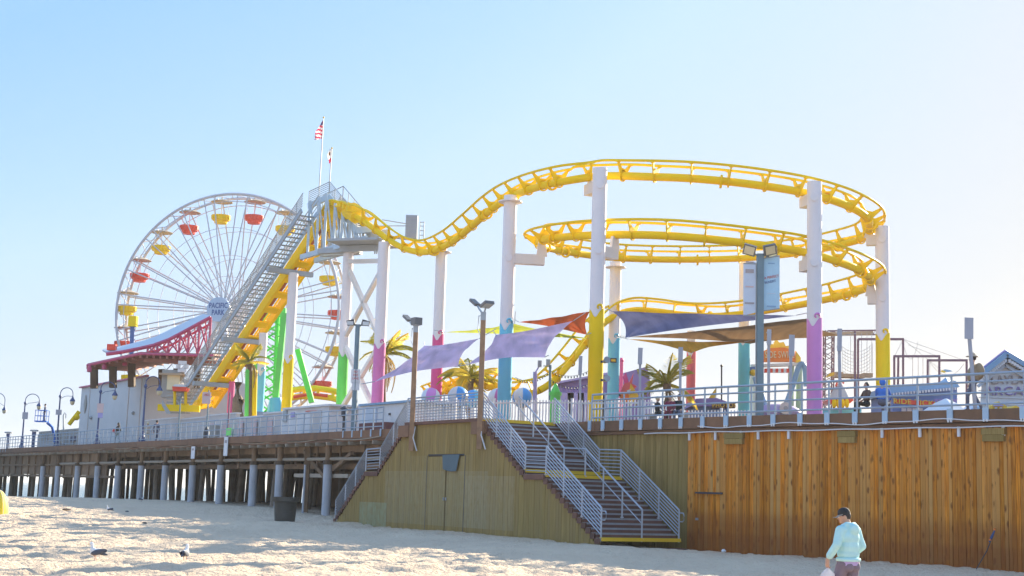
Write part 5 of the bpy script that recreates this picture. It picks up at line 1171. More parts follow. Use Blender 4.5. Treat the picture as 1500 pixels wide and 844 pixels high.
def lattice(o, a, b, w, mt, r=.14, n=9):
    d = (b-a).normalized(); x, _, y = basis_of(d); cs = [x*sx*w/2+y*sy*w/2 for sx, sy in ((-1, -1), (1, -1), (1, 1), (-1, 1))]
    for c in cs: part('chord', MB().rod(a+c, b+c, r, 6), mt, o)
    mb = MB()
    for k in range(n):
        for i in range(4):
            p, q = cs[i], cs[(i+1) % 4]
            if k % 2: p, q = q, p
            mb.rod(a.lerp(b, k/n)+p, a.lerp(b, (k+1)/n)+q, r*.45, 5)
    part('lacing', mb, mt, o)
gt = thing('swing_ride_frame', 'bright green steel A frame of a swing ride behind the lift hill', 'ride frame', P(405, 600, 132))
lattice(gt, P(391, 606, 132), P(397, 458, 132), 1.5, M['green'], .2, 10)
part('leg', MB().beam(P(404, 585, 130), P(417, 459, 130), .6, .5, V((1, 0, 0))), M['green'], gt); part('leg', MB().beam(P(457, 590, 134), P(436, 512, 134), .6, .5, V((1, 0, 0))), M['green'], gt)
part('head_beam', MB().beam(P(388, 459, 131), P(419, 458, 131), .6, .8), M['green'], gt)
for k in range(7): a, b = P(398, 470+k*18, 131), P(413-k*1.2, 478+k*16, 131); part('brace', MB().rod(a, b, .09, 6), M['green'], gt)
part('foot_cone', MB().rod(P(405, 612, 129), P(404, 583, 129), 1.0, 14, .55), M['teal'], gt, True)
part('leg', MB().beam(P(368, 600, 128), P(377, 530, 128), .7, .5, V((1, 0, 0))), M['green'], gt)
for lab, px, y0, y1, w, key in (('slim bright green post in front of the lift hill palm', 362, 545, 616, .40, 'green'), ('slim yellow post between the palm trunk and the blue based column', 372, 545, 616, .36, 'yellow')):
    o = thing('sign_post', lab, 'post', P(px, y1, 101)); part('shaft', MB().rod(P(px, y1, 101), P(px+1.5, y0, 101), w/2, 12), M[key], o, True); part('cap', MB().ball(P(px+1.5, y0, 101), w*.55, 10, 6), M[key], o, True)
bs = thing('sign_board', 'blue board above the low wall right of the blue based column', 'sign', P(389, 610, 103)); part('panel', MB().box(P(389, 609, 103), (2.2, .2, .55)), M['bluewall'], bs); part('leg', MB().box(P(389, 617, 103.1), (.15, .15, .8)), M['steel'], bs)
yt = thing('yellow_tower_box', 'yellow box on a navy post in front of the left rim of the wheel', 'tower', P(189, 515, 150)); part('box', MB().box(P(195, 471, 150), (.85, .8, 1.1)), M['yellow'], yt); part('post', MB().beam(P(192, 560, 150), P(194.5, 479, 150), .42, .42, V((1, 0, 0))), M['ink'], yt)
ys = thing('bent_slide', 'small yellow bent ride arm behind the container', 'ride arm', P(110, 615, 125)); part('arm', MB().tube([P(101, 622, 134), P(108, 613, 134), P(116, 603, 134)], .2, 8), M['yellow'], ys, True); part('joint', MB().ball(P(112, 611, 134), .32, 10, 8), M['yellow'], ys, True)
bl = thing('boom_lift', 'blue boom lift basket raised above the far left deck', 'boom lift', P(60, 640, 142))
fl = P(61, 617.5, 142); part('basket_floor', MB().box(fl, (1.15, .9, .12)), M['blue'], bl)
for dx in (-.55, 0, .55):
    for dy in (-.42, .42): part('basket_post', MB().rod(fl+V((dx, dy, 0)), fl+V((dx, dy, 1.1)), .03, 6), M['blue'], bl)
for h in (.55, 1.1): part('basket_rail', MB().tube([fl+V((dx, dy, h)) for dx, dy in ((-.55, -.42), (.55, -.42), (.55, .42), (-.55, .42))], .03, 6, True), M['blue'], bl, True)
part('boom', MB().tube([fl+V((.5, .2, -.1)), fl+V((.9, .6, -.5)), fl+V((1.1, 1, -1.6)), fl+V((.7, 2, -3.2))], .14, 8), M['blue'], bl, True); part('chassis', MB().box(V((fl.x+.7, fl.y+2, DECK+.45)), (1.8, 2.6, .9)), M['steel'], bl)
person('worker in dark clothes standing in the blue boom lift basket', fl+V((.25, 0, .06)), 200, 1.7, M['denim'], M['denim'], hat=None)

# lamp posts, signs and railing notices on the left walkway
def gooseneck(lab, px, py, ytop, lx, ly, off=.7, face=None):
    b = edge_at(px, py, off); sgn = 1; t = P(px+(652-ytop)*.075, ytop, b.y); t = V((b.x, b.y, t.z)); e = P(lx, ly, b.y); o = thing('street_lamp', lab, 'street lamp', b, group='curved street lamps on the left walkway')
    part('base', MB().lathe([(.26, 0), (.26, .25), (.18, .4), (.15, .7), (.09, .85)], b, 14), M['navy'], o, True)
    part('pole', MB().rod(b+Z*.8, t, .085, 10, .06), M['navy'], o, True); part('collar', MB().lathe([(.07, -.25), (.14, -.1), (.07, .05)], t, 10), M['navy'], o, True)
    r = (e.x-t.x)/2; arc = [t-Z*.1]+[V((t.x+r-r*math.cos(a), t.y, t.z+.15+r*.95*math.sin(a))) for a in np.linspace(0, math.pi, 12)]+[e+Z*.45]
    part('arm', MB().tube(arc, .04, 6), M['navy'], o, True); part('scroll', MB().tube([t-Z*.35, t+V((.35, 0, -.1)), t+V((r*1.1, 0, -.05)), e+V((0, 0, .55))], .022, 5), M['navy'], o, True)
    ln = part('lantern', MB().lathe([(.04, .55), (.10, .4), (.22, .22), (.24, .12)], e, 12), M['navy'], o, True); part('globe', MB().ball(e+Z*.02, (.20, .20, .24), 12, 8), M['bulb'], ln, True)
    return o, b, t
lamps = [('curved street lamp cut by the left frame edge', -20, 654, 588, 6, 603), ('curved street lamp beside the blue boom lift', 32, 652, 589, 57, 597), ('curved street lamp in front of the grey tan container', 83, 650, 579, 106, 590), ('curved street lamp before the white rendered building', 142, 648, 572, 168, 582), ('curved street lamp at the right end of the white building', 208, 645, 564, 233.5, 575)]
made = [gooseneck(*a) for a in lamps]
def small_sign(parent, c, w, h, mt, lines=(), ink=None):
    s_ = part('sign_plate', MB().box(c, (w, .04, h)), mt, parent)
    for k, (t_, sz) in enumerate(lines): text(t_, sz, ink or M['red_ink'], c+V((0, -.03, h*.5-sz*.8-k*sz*1.05)), (1, 0, 0), Z, s_, .004, sx=.8)
    return s_
for (o, b, t), (x, y, w, h, mt) in zip(made[1:4], ((37, 609, .55, .65, M['signback']), (86, 604, .5, .45, M['signback']), (147, 598, .5, .75, M['sign']))):
    c = P(x, y, b.y-.12); small_sign(o, c, w, h, mt, [('NO', .2), ('FISHING', .13)] if mt is M['sign'] and False else ())
c = P(147, 608, made[3][1].y-.1); part('sign_plate', MB().box(c, (.38, .04, .45)), M['lilac'], made[3][0])
far_l = thing('street_lamp', 'small distant curved street lamp above the container', 'street lamp', P(94, 640, 150)); part('pole', MB().rod(P(93, 640, 150), P(93, 608, 150), .08), M['steel'], far_l, True); part('arm', MB().tube([P(93, 608, 150), P(94.5, 604.5, 150), P(96.5, 607, 150), P(96.5, 613, 150)], .05, 6), M['steel'], far_l, True)
for lab, px, y0, off in (('short navy bollard light at the far left railing', 12, 633, 1.2), ('short navy bollard light beside the second street lamp', 49.5, 630, 1.2)):
    b = edge_at(px, 640, off); z = P(px, y0, b.y).z; o = thing('bollard_light', lab, 'bollard light', b, group='flat capped bollard lights'); part('post', MB().rod(b, V((b.x, b.y, z-.15)), .13, 10), M['navy'], o, True); part('cap', MB().box(V((b.x, b.y, z-.05)), (.62, .5, .14)), M['steel'], o); part('head', MB().box(V((b.x, b.y, z-.3)), (.3, .3, .3)), M['navy'], o)
b = edge_at(503, 632, 2.0); z = P(503, 598, b.y).z; o = thing('lantern_post', 'short black lantern post in front of the white kiosk', 'lantern', b); part('post', MB().rod(b, V((b.x, b.y, z-.45)), .075, 10), M['dark'], o, True); part('lantern', MB().lathe([(.09, -.5), (.17, -.42), (.17, -.08), (.26, -.04), (.05, .12)], (b.x, b.y, z), 10), M['dark'], o, True)
def pole_sign(lab, px, py, ytop, off, mt, plates, w=.1):
    b = edge_at(px, py, off); z = P(px, ytop, b.y).z; o = thing('sign_pole', lab, 'sign post', b); part('pole', MB().rod(b, V((b.x, b.y, z)), w/2, 8), mt, o, True)
    for (x, y, ww, hh, m_, ln) in plates: small_sign(o, P(x, y, b.y-.12), ww, hh, m_, ln)
    return o, b
o, b = pole_sign('steel sign pole with a pink parking sign before the lift hill foot', 302, 640, 572, .8, M['post'], [(302.5, 583, .55, .75, M['sign'], [('NO', .2), ('PARKING', .11)])]); part('base', MB().lathe([(.2, 0), (.2, .5), (.08, .8)], b, 12), M['dark'], o, True)
pole_sign('thin grey steel pole before the lift hill stair', 261, 640, 585, 1.0, M['post'], [])
pole_sign('thin dark pole in front of the pink lift column', 333, 640, 575, 1.2, M['maroon'], [])
o, b = pole_sign('blue grey post with twin spot lights and a fire lane sign', 517.5, 632, 476, 1.6, M['post'], [(521, 551, .5, .72, M['signw'], [('NO', .16), ('FIRE', .17), ('LANE', .17)]), (521, 566, .42, .42, M['signw'], [])], .30)
zt = P(521, 474, b.y).z
for sx in (-1, 1): hd_ = part('spot_light', MB().box(V((b.x+sx*.4, b.y, zt+.05)), (.42, .3, .26), (1, 0, .25*-sx)), M['dark'], o); part('lens', MB().box(V((b.x+sx*.42, b.y-.16, zt+.0)), (.34, .02, .2)), M['glass'], hd_)
part('cross_arm', MB().beam(V((b.x-.45, b.y, zt-.08)), V((b.x+.45, b.y, zt-.08)), .07, .07), M['dark'], o)
for nm, lab, px, y0, y1, w, mt in (('notice_board', 'tall white notice sheet hung on the left railing', 331, 640, 668, .34, 'signw'), ('notice_board', 'smaller white notice hung below the left railing', 283.5, 654, 672, .36, 'signw'), ('notice_board', 'small green notice on the left railing by the tall white sheet', 334, 627, 638, .42, 'green')):
    b = edge_at(px, 650, -.17 if mt == 'signw' else -.08); z1, z0 = P(px, y0, b.y).z, P(px, y1, b.y).z; o = thing(nm, lab, 'notice', V((b.x, b.y, z0))); part('sheet', MB().box(V((b.x, b.y, (z0+z1)/2)), (w*1.0/.55, .03, z1-z0), (Lu.x, Lu.y, 0)), M[mt], o); part('print', MB().box(V((b.x, b.y, z1-(z1-z0)*.25))-V((Ln.x, Ln.y, 0))*.02, (w*1.1, .01, (z1-z0)*.16), (Lu.x, Lu.y, 0)), M['letterg'], o)

# ------------------------------------------------------------------ palms
def frond_mesh(L, droop, seed, dead=False):
    r_ = random.Random(seed); mb = MB(); pts = []
    for i in range(11):
        t = i/10; pts.append(V((L*(t-.18*t*t), 0, L*(.38*t-droop*t*t))))
    mb.tube(pts, [.035*(1-.8*i/10)+.006 for i in range(11)], 5)
    for i in range(1, 36):
        t = i/36; k = t*10; a = int(k); p = pts[a].lerp(pts[min(10, a+1)], k-a); tg = (pts[min(10, a+1)]-pts[max(0, a-1)]).normalized(); ll = L*.30*math.sin(math.pi*min(1, t*.9+.12))*r_.uniform(.8, 1.15)
        for s in (-1, 1):
            dd = (V((0, s, 0))*.8+tg*.75-Z*(.30+.35*t)+V((r_.uniform(-.1, .1), 0, r_.uniform(-.12, .12)))).normalized(); e = p+dd*ll; wv = tg*.0075*L/2
            mb.add([p-wv, p+wv, p+dd*ll*.6+wv*.8-Z*.02, e, p+dd*ll*.6-wv*.8], [(0, 1, 2, 3, 4)])
    return mb.mesh('frond', M['dryfrond' if dead else 'frond'])
FR = [frond_mesh(1.0, d_, i) for i, d_ in enumerate((.25, .5, .8))]; FD = frond_mesh(1.0, 1.1, 9, True)
def palm(lab, px, pyc, pyb, Y, L, n=16, lean=0, dead=4, bx=None, ups=1.0):
    c = P(px, pyc, Y); b = P(bx if bx else px-2, pyb, Y); b.z = max(DECK, min(b.z, c.z-.5)) if b.z < DECK+5 else b.z; o = thing('palm_tree', lab, 'palm tree', (b.x, b.y, DECK)); b.z = DECK
    part('trunk', MB().tube([b, b.lerp(c, .3)+V((.08, 0, 0)), b.lerp(c, .7), c], [.24, .19, .17, .16], 10), M['trunk'], o, True)
    cr = part('crown', MB().ball(c, (.22, .22, .32), 10, 8), M['trunk'], o, True)
    rr = random.Random(px)
    for k in range(n):
        a = k*2.399+rr.uniform(-.2, .2); tilt = R(rr.uniform(-28, 62))*ups; s = L*rr.uniform(.8, 1.12)
        W_ = Matrix.Translation(c+Z*.1) @ Matrix.Rotation(a, 4, 'Z') @ Matrix.Rotation(-tilt, 4, 'Y') @ Matrix.Scale(s, 4); inst('frond', rr.choice(FR), W_, cr)
    for k in range(dead):
        W_ = Matrix.Translation(c) @ Matrix.Rotation(rr.uniform(0, 6.3), 4, 'Z') @ Matrix.Rotation(R(35), 4, 'Y') @ Matrix.Scale(L*.85, 4); inst('frond', FD, W_, cr)
palm('thin palm in front of the lift hill with a drooping dry frond', 366, 533, 616, 101, 1.9, 13, bx=367, dead=5)
palm('palm between the green and purple pink based columns', 563, 522, 600, 92, 2.6, 16, bx=560)
palm('bushy palm behind the stair landing between the timber posts', 690, 556, 600, 82, 2.3, 20, bx=690, dead=2)
palm('palm with feathery upright fronds left of the coral based column', 977, 566, 612, 72, 2.5, 10, bx=976, dead=1, ups=1.3)
for px, lab in ((347, 'leafless brown palm trunk left of the lift hill palm'), (353, 'shorter leafless brown trunk beside the pink lift column')):
    o = thing('dead_palm', lab, 'palm', P(px, 612, 106)); part('trunk', MB().tube([P(px-1, 614, 106), P(px, 585, 106), P(px+2, 560 if px < 350 else 584, 106)], [.36, .32, .30], 10), M['trunk'], o, True)

# ------------------------------------------------------------------ stair top: beach balls, pickets, green post
def beach_ball(lab, px, py, rpx, Y, ca, cb, rot=0):
    c = P(px, py, Y); r = rpx*Y/FPX; o = thing('beach_ball', lab, 'beach ball', (c.x, c.y, DECK), group='striped beach ball ornaments by the stair top'); mb = MB(); n, m = 24, 12
    mb.ball((0, 0, 0), r, n, m); mb.m = [((i % n)//4) % 2 for i in range(len(mb.f))]; inst('ball', mb.mesh('ball', [ca, cb], True), Matrix.Translation(c) @ Euler((R(-18), R(12), R(rot))).to_matrix().to_4x4(), o)
    part('stand', MB().rod((c.x, c.y, DECK), (c.x, c.y, c.z-r*.9), .1, 8), M['signw'], o, True)
beach_ball('pink and white striped beach ball right of the left timber post', 631, 582, 14, 80, M['orchid'], M['signw'])
beach_ball('blue and cream beach ball midway between the timber posts', 671, 581, 15, 78, M['blue_ball'], M['cream'], 20)
beach_ball('all blue beach ball left of the right timber post', 693, 584, 13, 80, M['sky'], M['blue_ball'], 40)
beach_ball('magenta and white beach ball left of the light blue column', 729, 584, 15, 78, M['mauve'], M['signw'], 10)
beach_ball('blue and cream beach ball right of the light blue column', 765, 583, 15, 78, M['blue_ball'], M['cream'], 30)
def pickets(lab, px0, px1, Y0, Y1, y0, h, step=.16):
    a, b = P(px0, y0, Y0), P(px1, y0, Y1); a.z = b.z = DECK; d = (b-a); n = int(d.length/step); o = thing('picket_fence', lab, 'fence', a, group='white picket fences on the deck'); mb = MB(); d.normalize()
    for k in range(n): mb.box(a+d*(k*step)+Z*h/2, (.055, .03, h), d)
    part('pickets', mb, M['signw'], o, kind='stuff')
    for z in (.18, h-.12): part('rail', MB().beam(a+Z*z+V((0, .04, 0)), b+Z*z+V((0, .04, 0)), .04, .07), M['signw'], o)
    for k in range(0, n, 14): part('post', MB().box(a+d*(k*step)+Z*(h/2+.05)+V((0, .05, 0)), (.1, .1, h+.1), d), M['signw'], o)
pickets('white picket fence behind the upper landing railing', 606, 722, 66, 64, 600, 1.25)
pickets('white picket fence behind the top of the wide stairs', 724, 838, 66, 64, 600, 1.35)
pickets('white picket fence between the yellow and blue based columns', 838, 960, 63, 61, 600, 1.25)
pickets('white picket fence below the coral based column', 990, 1112, 66, 64, 600, 1.15)
pickets('white picket fence beyond the seated group', 944, 992, 64, 63, 600, 1.2)
gpz = P(814, 562, 74); o = thing('bollard_ornament', 'fat bright green post with a pointed cap at the stair top', 'post', (gpz.x, gpz.y, DECK)); part('shaft', MB().rod((gpz.x, gpz.y, DECK), (gpz.x, gpz.y, gpz.z-.62), .27, 16), M['green'], o, True); part('collar', MB().rod((gpz.x, gpz.y, gpz.z-.62), (gpz.x, gpz.y, gpz.z-.45), .33, 16), M['green'], o, True); part('cap', MB().rod((gpz.x, gpz.y, gpz.z-.45), (gpz.x, gpz.y, gpz.z), .26, 16, .06), M['green'], o, True)
lp = thing('lilac_pole', 'slim lilac pole with a camera head by the stair top', 'pole', P(783, 600, 72)); part('pole', MB().rod(P(783, 612, 72), P(784, 545, 72), .11, 10), M['lilac'], lp, True); part('arm', MB().tube([P(784, 546, 72), P(789, 538, 72)], .04, 6), M['lilac'], lp, True); part('head', MB().box(P(790.5, 533, 72), (.2, .2, .32)), M['steel'], lp)
lp = thing('flood_pole', 'thin grey pole with a flood light behind the stair top', 'lamp post', P(806, 600, 76)); part('pole', MB().rod(P(805, 612, 76), P(806, 535, 76), .07, 8), M['post'], lp, True); part('head', MB().box(P(803, 531, 76), (.22, .2, .32)), M['steel'], lp); part('arm', MB().rod(P(806, 537, 76), P(796, 536, 76), .03, 6), M['steel'], lp)
sl_ = thing('string_lights', 'sagging strings of small dark bulbs behind the stair top', 'string lights', P(830, 555, 76)); bm_ = MB()
for (x0, y0, x1, y1) in ((755, 553, 806, 543), (806, 543, 868, 540), (806, 556, 868, 560)):
    pts = hang([P(x0, y0, 76), P(x1, y1, 76)], .35, .01, 14); part('cable', MB().tube(pts, .012, 5), M['dark'], sl_, True)
    for q in pts[1::1]: bm_.ball(q-Z*.07, (.035, .035, .06), 6, 5)
part('bulbs', bm_, M['dark'], sl_, True, kind='stuff')
# ------------------------------------------------------------------ right side of the deck
pb = thing('purple_building', 'purple stall building behind the yellow and blue based columns', 'building', P(870, 590, 98))
def slab(o, name, pts, Y, th, mt): return part(name, MB().prism([P(x, y, Y) for x, y in pts], (0, th, 0)), mt, o)
slab(pb, 'wall', [(818, 614), (818, 562), (905, 546), (905, 614)], 96, 5, M['purple']); slab(pb, 'gable_wall', [(907, 614), (908, 548), (948, 537), (953, 562), (953, 614)], 94, 5, M['purple'])
slab(pb, 'roof_edge', [(816, 562), (816, 559), (905, 543), (905, 546)], 95.6, 5.6, M['lilac'])
for k in range(5): part('door_panel', MB().box(P(828+k*15, 596, 95.9), (.55*2, .1, 1.9)), M['lilac'], pb)
pr_ = thing('parrot_sculpture', 'cut out pink and yellow parrot sculpture in front of the purple gable', 'sculpture', P(920, 590, 84))
slab(pr_, 'body', [(909, 573), (914, 562), (922, 560), (928, 547), (926, 562), (933, 566), (924, 575), (912, 580)], 84, .25, M['coral']); slab(pr_, 'upper_wing', [(912, 552), (917, 545), (921, 560), (915, 562)], 84.1, .25, M['magenta']); slab(pr_, 'tail', [(924, 562), (936, 580), (929, 590), (919, 585)], 83.9, .25, M['gold']); slab(pr_, 'chest', [(908, 576), (920, 571), (922, 589), (910, 590)], 83.8, .3, M['orange']); slab(pr_, 'belly_stripe', [(918, 572), (924, 570), (922, 578)], 83.7, .2, M['bannerw']); slab(pr_, 'beak', [(905, 577), (909, 576), (909, 581)], 83.7, .2, M['black']); part('stand', MB().rod(P(922, 612, 84.3), P(922, 580, 84.3), .08), M['steel'], pr_)
pk = thing('pink_pole', 'thin pink pole between the light blue column and the parrot', 'pole', P(909, 610, 86)); part('pole', MB().rod(P(909, 614, 86), P(910, 528, 86), .13, 10), M['pink'], pk, True); part('cap', MB().ball(P(910, 528, 86), .17, 8, 6), M['pink'], pk, True)
# photo booth
ph = thing('photo_booth', 'purple roofed photo booth behind the picket fence', 'booth', P(1040, 600, 74))
slab(ph, 'wall', [(1020, 612), (1020, 594), (1068, 596), (1068, 612)], 74, 3, M['bluewall']); slab(ph, 'roof', [(1012, 595), (1020, 584), (1050, 583), (1064, 588), (1068, 596)], 73.7, 3.6, M['purple'])
ps = slab(ph, 'sign', [(1043, 599), (1043, 590), (1077, 589), (1077, 598)], 73, .2, M['brownsign']); text('PHOTOS', .32, M['gold'], P(1061, 594, 72.97), (1, 0, .03), Z, ps, .01, sx=.95)
yp = thing('pennant', 'small yellow triangular pennant above the photo booth', 'pennant', P(1044, 580, 78)); part('cloth', MB().prism([P(1037, 585, 78), P(1047, 586, 78), P(1049, 568, 78)], (0, .05, 0)), M['gold'], yp); part('pole', MB().rod(P(1048, 600, 78.1), P(1049, 566, 78.1), .03, 6), M['steel'], yp)
tp2 = thing('thin_pole', 'thin dark pole standing behind the photo booth', 'pole', P(1057, 600, 80)); part('pole', MB().rod(P(1057, 612, 80), P(1057, 536, 80), .045, 6), M['dark'], tp2, True); part('tip', MB().ball(P(1057, 536, 80), .08, 6, 5), M['dark'], tp2, True)
# big banner post
lb = edge_at(1113, 606, 1.0); zt = P(1110, 372, lb.y).z; o = thing('floodlight_post', 'tall slate blue square post with three floodlights and two banners', 'lamp post', lb)
part('post', MB().beam(lb, V((lb.x-.02, lb.y, zt)), .235, .235, V((1, 0, 0))), M['post'], o); part('conduit', MB().rod(lb+V((-.15, -.02, 0)), V((lb.x-.16, lb.y-.02, zt-.4)), .024, 6), M['steel'], o, True); part('base', MB().box(lb+Z*.04, (.6, .6, .08)), M['steel'], o)
tp = V((lb.x, lb.y, zt))
for dx, dy, az in ((-.42, -.1, -.6), (.28, -.25, .35), (.42, .15, .9)):
    c = tp+V((dx, dy, .12)); ax = V((math.cos(az), math.sin(az)*.4, .25*(1 if dx > 0 else -1))).normalized(); fn = V((math.sin(az)*.5, -1, -.45)).normalized(); hd_ = part('floodlight', MB().box(c, (.46, .14, .38), ax, fn), M['lamphead'], o); part('lens', MB().box(c+fn*.09, (.36, .02, .29), ax, fn), M['bulb'], hd_); part('yoke', MB().rod(tp-Z*.15, c, .035, 6), M['steel'], o)
def banner(lab, x0, x1, y0a, y0b, y1a, y1b, mt, lines):
    Y = lb.y-.02; pts = [P(x0, y1a, Y), P(x1, y1b, Y), P(x1, y0b, Y), P(x0, y0a, Y)]; b_ = part('banner', MB().prism(pts, (0, .03, 0)), mt, o, label=lab); ax = (pts[1]-pts[0]).normalized()
    for y in (y0a, y1a): part('banner_arm', MB().rod(V((lb.x, Y+.015, P(x0, y, Y).z)), (P(x1, y0b if y == y0a else y1b, Y) if x1 > 1113 else P(x0, y, Y)), .025, 6), M['steel'], o)
    for (t_, fx, y, sz, m_) in lines: text(t_, sz, m_, P(x0+(x1-x0)*fx, y, Y-.012), ax, Z, b_, .004, sx=.85)
banner('pale blue banner on the right of the post', 1118.5, 1142, 379, 375, 456, 452, M['banner'], [('A PERFECT', .5, 406, .125, M['red_ink']), ('BENEFIT', .42, 413, .13, M['ink']), ('AT THE PIER', .5, 385, .06, M['ink']), ('OPEN DAILY', .5, 449, .07, M['ink'])][:2])
banner('white banner on the left of the post', 1089, 1107, 386, 383, 462, 458, M['bannerw'], [])
for dz, w, h, m_ in ((.95, .28, .05, 'letterg'), (.62, .30, .14, 'letterg'), (.05, .30, .05, 'sign'), (-.55, .34, .06, 'letterg')): c = P(1098, 422, lb.y-.035); part('banner_print', MB().box(c+Z*dz, (w, .006, h)), M[m_], o)
for y, w, h in ((386, .24, .04), (430, .3, .02), (449, .34, .06)): part('banner_print', MB().box(P(1130, y, lb.y-.035), (w, .006, h)), M['bannerw' if y == 430 else 'bluetrim'], o)
# backs of parking signs
def sign_back(lab, px, y0, y1, wpx, yb, off, px_b=None):
    b = edge_at(px_b or px, 608, off); c = P(px, (y0+y1)/2, b.y); k = b.y/FPX*1.02; o = thing('parking_sign', lab, 'sign', b, group='sign posts seen from behind'); t = P(px, y0, b.y); part('post', MB().beam(b, V((c.x, b.y, t.z-.05)), .11, .09, V((1, 0, 0))), M['signback'], o); part('plate', MB().box(c-V((0, .09, 0)), (wpx*k, .03, (y1-y0)*k), V((1, 0, -.02))), M['signback'], o)
    for s_ in (-.3, .3): part('bracket', MB().box(c-V((0, .05, 0))+Z*s_*(y1-y0)*k, (.18, .06, .05)), M['steel'], o)
sign_back('back of a tall sign plate left of the feathery palm', 937.5, 510, 534, 6.5, 0, 3.0); sign_back('back of a sign plate right of the feathery palm', 996.5, 509, 531, 6.5, 0, 3.0); sign_back('back of a sign plate left of the yellow based column', 850, 522, 549, 5, 0, 4.0)
sign_back('back of a sign plate right of the banner post', 1126, 483, 506, 6, 0, 3); sign_back('back of a narrow sign plate before the orange ride sign', 1159, 491, 522, 8, 0, 2.5, 1157); sign_back('back of a sign plate left of the trapeze tower', 1229, 482, 515, 6.5, 0, 3, 1231); sign_back('back of a leaning sign plate before the man in the hat', 1418, 466, 497, 12.5, 0, .6, 1429)
# side swing ride
ss = thing('ride_sign', 'orange ride sign with a gold crest on an arch of pale posts', 'ride sign', P(1140, 600, 84))
def arc_board(o, name, Y, pts, th, mt): return slab(o, name, pts, Y, th, mt)
bd = arc_board(ss, 'board', 84, [(1117, 530), (1117, 515), (1128, 510), (1150, 509), (1163, 514), (1166, 530)], .4, M['orange'])
arc_board(ss, 'crest', 84.1, [(1124, 512), (1128, 503), (1133, 505), (1137, 497), (1142, 502), (1148, 501), (1151, 507), (1158, 506), (1160, 514), (1142, 509)], .35, M['gold']); arc_board(ss, 'side_scroll', 84.1, [(1108, 534), (1109, 524), (1117, 514), (1118, 534)], .35, M['orange']); arc_board(ss, 'side_scroll', 84.1, [(1165, 534), (1166, 514), (1173, 524), (1173, 532)], .35, M['gold'])
text('SIDE SWIPE', .56, M['letter'], P(1142, 520, 83.97), (1, 0, .03), Z, bd, .02, sx=.60)
slab(ss, 'ledge', [(1100, 538), (1100, 534), (1175, 531), (1175, 535)], 83.8, .6, M['cream'])
for k in range(10): x = 1120+k*4; slab(ss, 'stripe_panel', [(x, 546), (x, 540), (x+3.9, 539.8), (x+3.9, 545.8)], 83.7, .2, M['red' if k % 2 == 0 else 'signw'])
for x, key in ((1101, 'cream'), (1157, 'frame'), (1169, 'frame')): part('post', MB().rod(P(x+1, 612, 84.5), P(x+2, 536, 84.5), .18, 10), M['cream'] if key == 'cream' else mat('pale_green_paint', (.50, .62, .45), .5), ss, True)
slab(ss, 'side_mask', [(1098, 550), (1098, 538), (1107, 537), (1107, 549)], 83.6, .3, M['bluewall']); part('mask_face', MB().ball(P(1103, 546, 83.4), .2, 8, 6), M['gold'], ss, True)
ra_ = thing('spinner_ride', 'blue bent robotic ride arm with a round hub behind the railing', 'ride arm', P(1150, 605, 76)); bp_ = [P(x, y, 76) for x, y in ((1146, 606), (1155, 583), (1163, 560), (1169, 540), (1174, 533), (1179, 540), (1181, 566))]
part('arm', MB().tube([V(q) for q in spline(bp_, 6)], [.145]*37, 10), M['bluetrim'], ra_, True); part('hub', MB().rod(P(1151, 598, 75.4), P(1151, 598, 76.4), .33, 18), M['cream'], ra_, True); part('hub_pin', MB().rod(P(1151, 598, 75.3), P(1151, 598, 75.5), .12, 12), M['steel'], ra_, True); part('body', MB().ball(P(1140, 604, 77), (1.3, .8, .45), 14, 8), M['lilac'], ra_, True)
rb_ = thing('spinner_ride', 'smaller blue ride arm left of the banner post foot', 'ride arm', P(1120, 600, 78)); part('arm', MB().tube([P(1124, 604, 78), P(1117, 585, 78), P(1107, 552, 78)], .2, 8), M['bluetrim'], rb_, True)
# swinging boat
sb = thing('boat_ride', 'small red and yellow swinging boat ride with a pale sail', 'boat ride', P(1232, 590, 76)); hullp = [(1211, 587), (1217, 584), (1247, 583), (1251, 586), (1245, 591), (1216, 592)]; slab(sb, 'hull', hullp, 75.5, 1.2, M['red'])
for k in range(4): x = 1222+k*6.2; part('yellow_petal', MB().ball(P(x, 591, 75.4), (.13, .12, .26), 8, 6), M['yellow'], sb, True)
part('sail', MB().rod(P(1230, 584, 76), P(1230, 562, 76), .62, 12, .12), mat('grey_sail', (.55, .55, .58), .8), sb, True); part('lattice_top', MB().tube([P(1224, 566, 75.8), P(1227, 558, 75.8), P(1232, 556, 75.8), P(1236, 562, 75.8)], .05, 6), M['red'], sb, True); part('flag', MB().prism([P(1209, 553, 76), P(1215, 547, 76), P(1222, 545, 76), P(1222, 550, 76), P(1215, 552, 76)], (0, .06, 0)), M['gold'], sb); part('mast', MB().rod(P(1230, 603, 76.2), P(1229, 545, 76.2), .05, 6), M['steel'], sb)
slab(sb, 'deck', [(1206, 612), (1206, 598), (1262, 597), (1262, 612)], 76, 3, M['sky'])
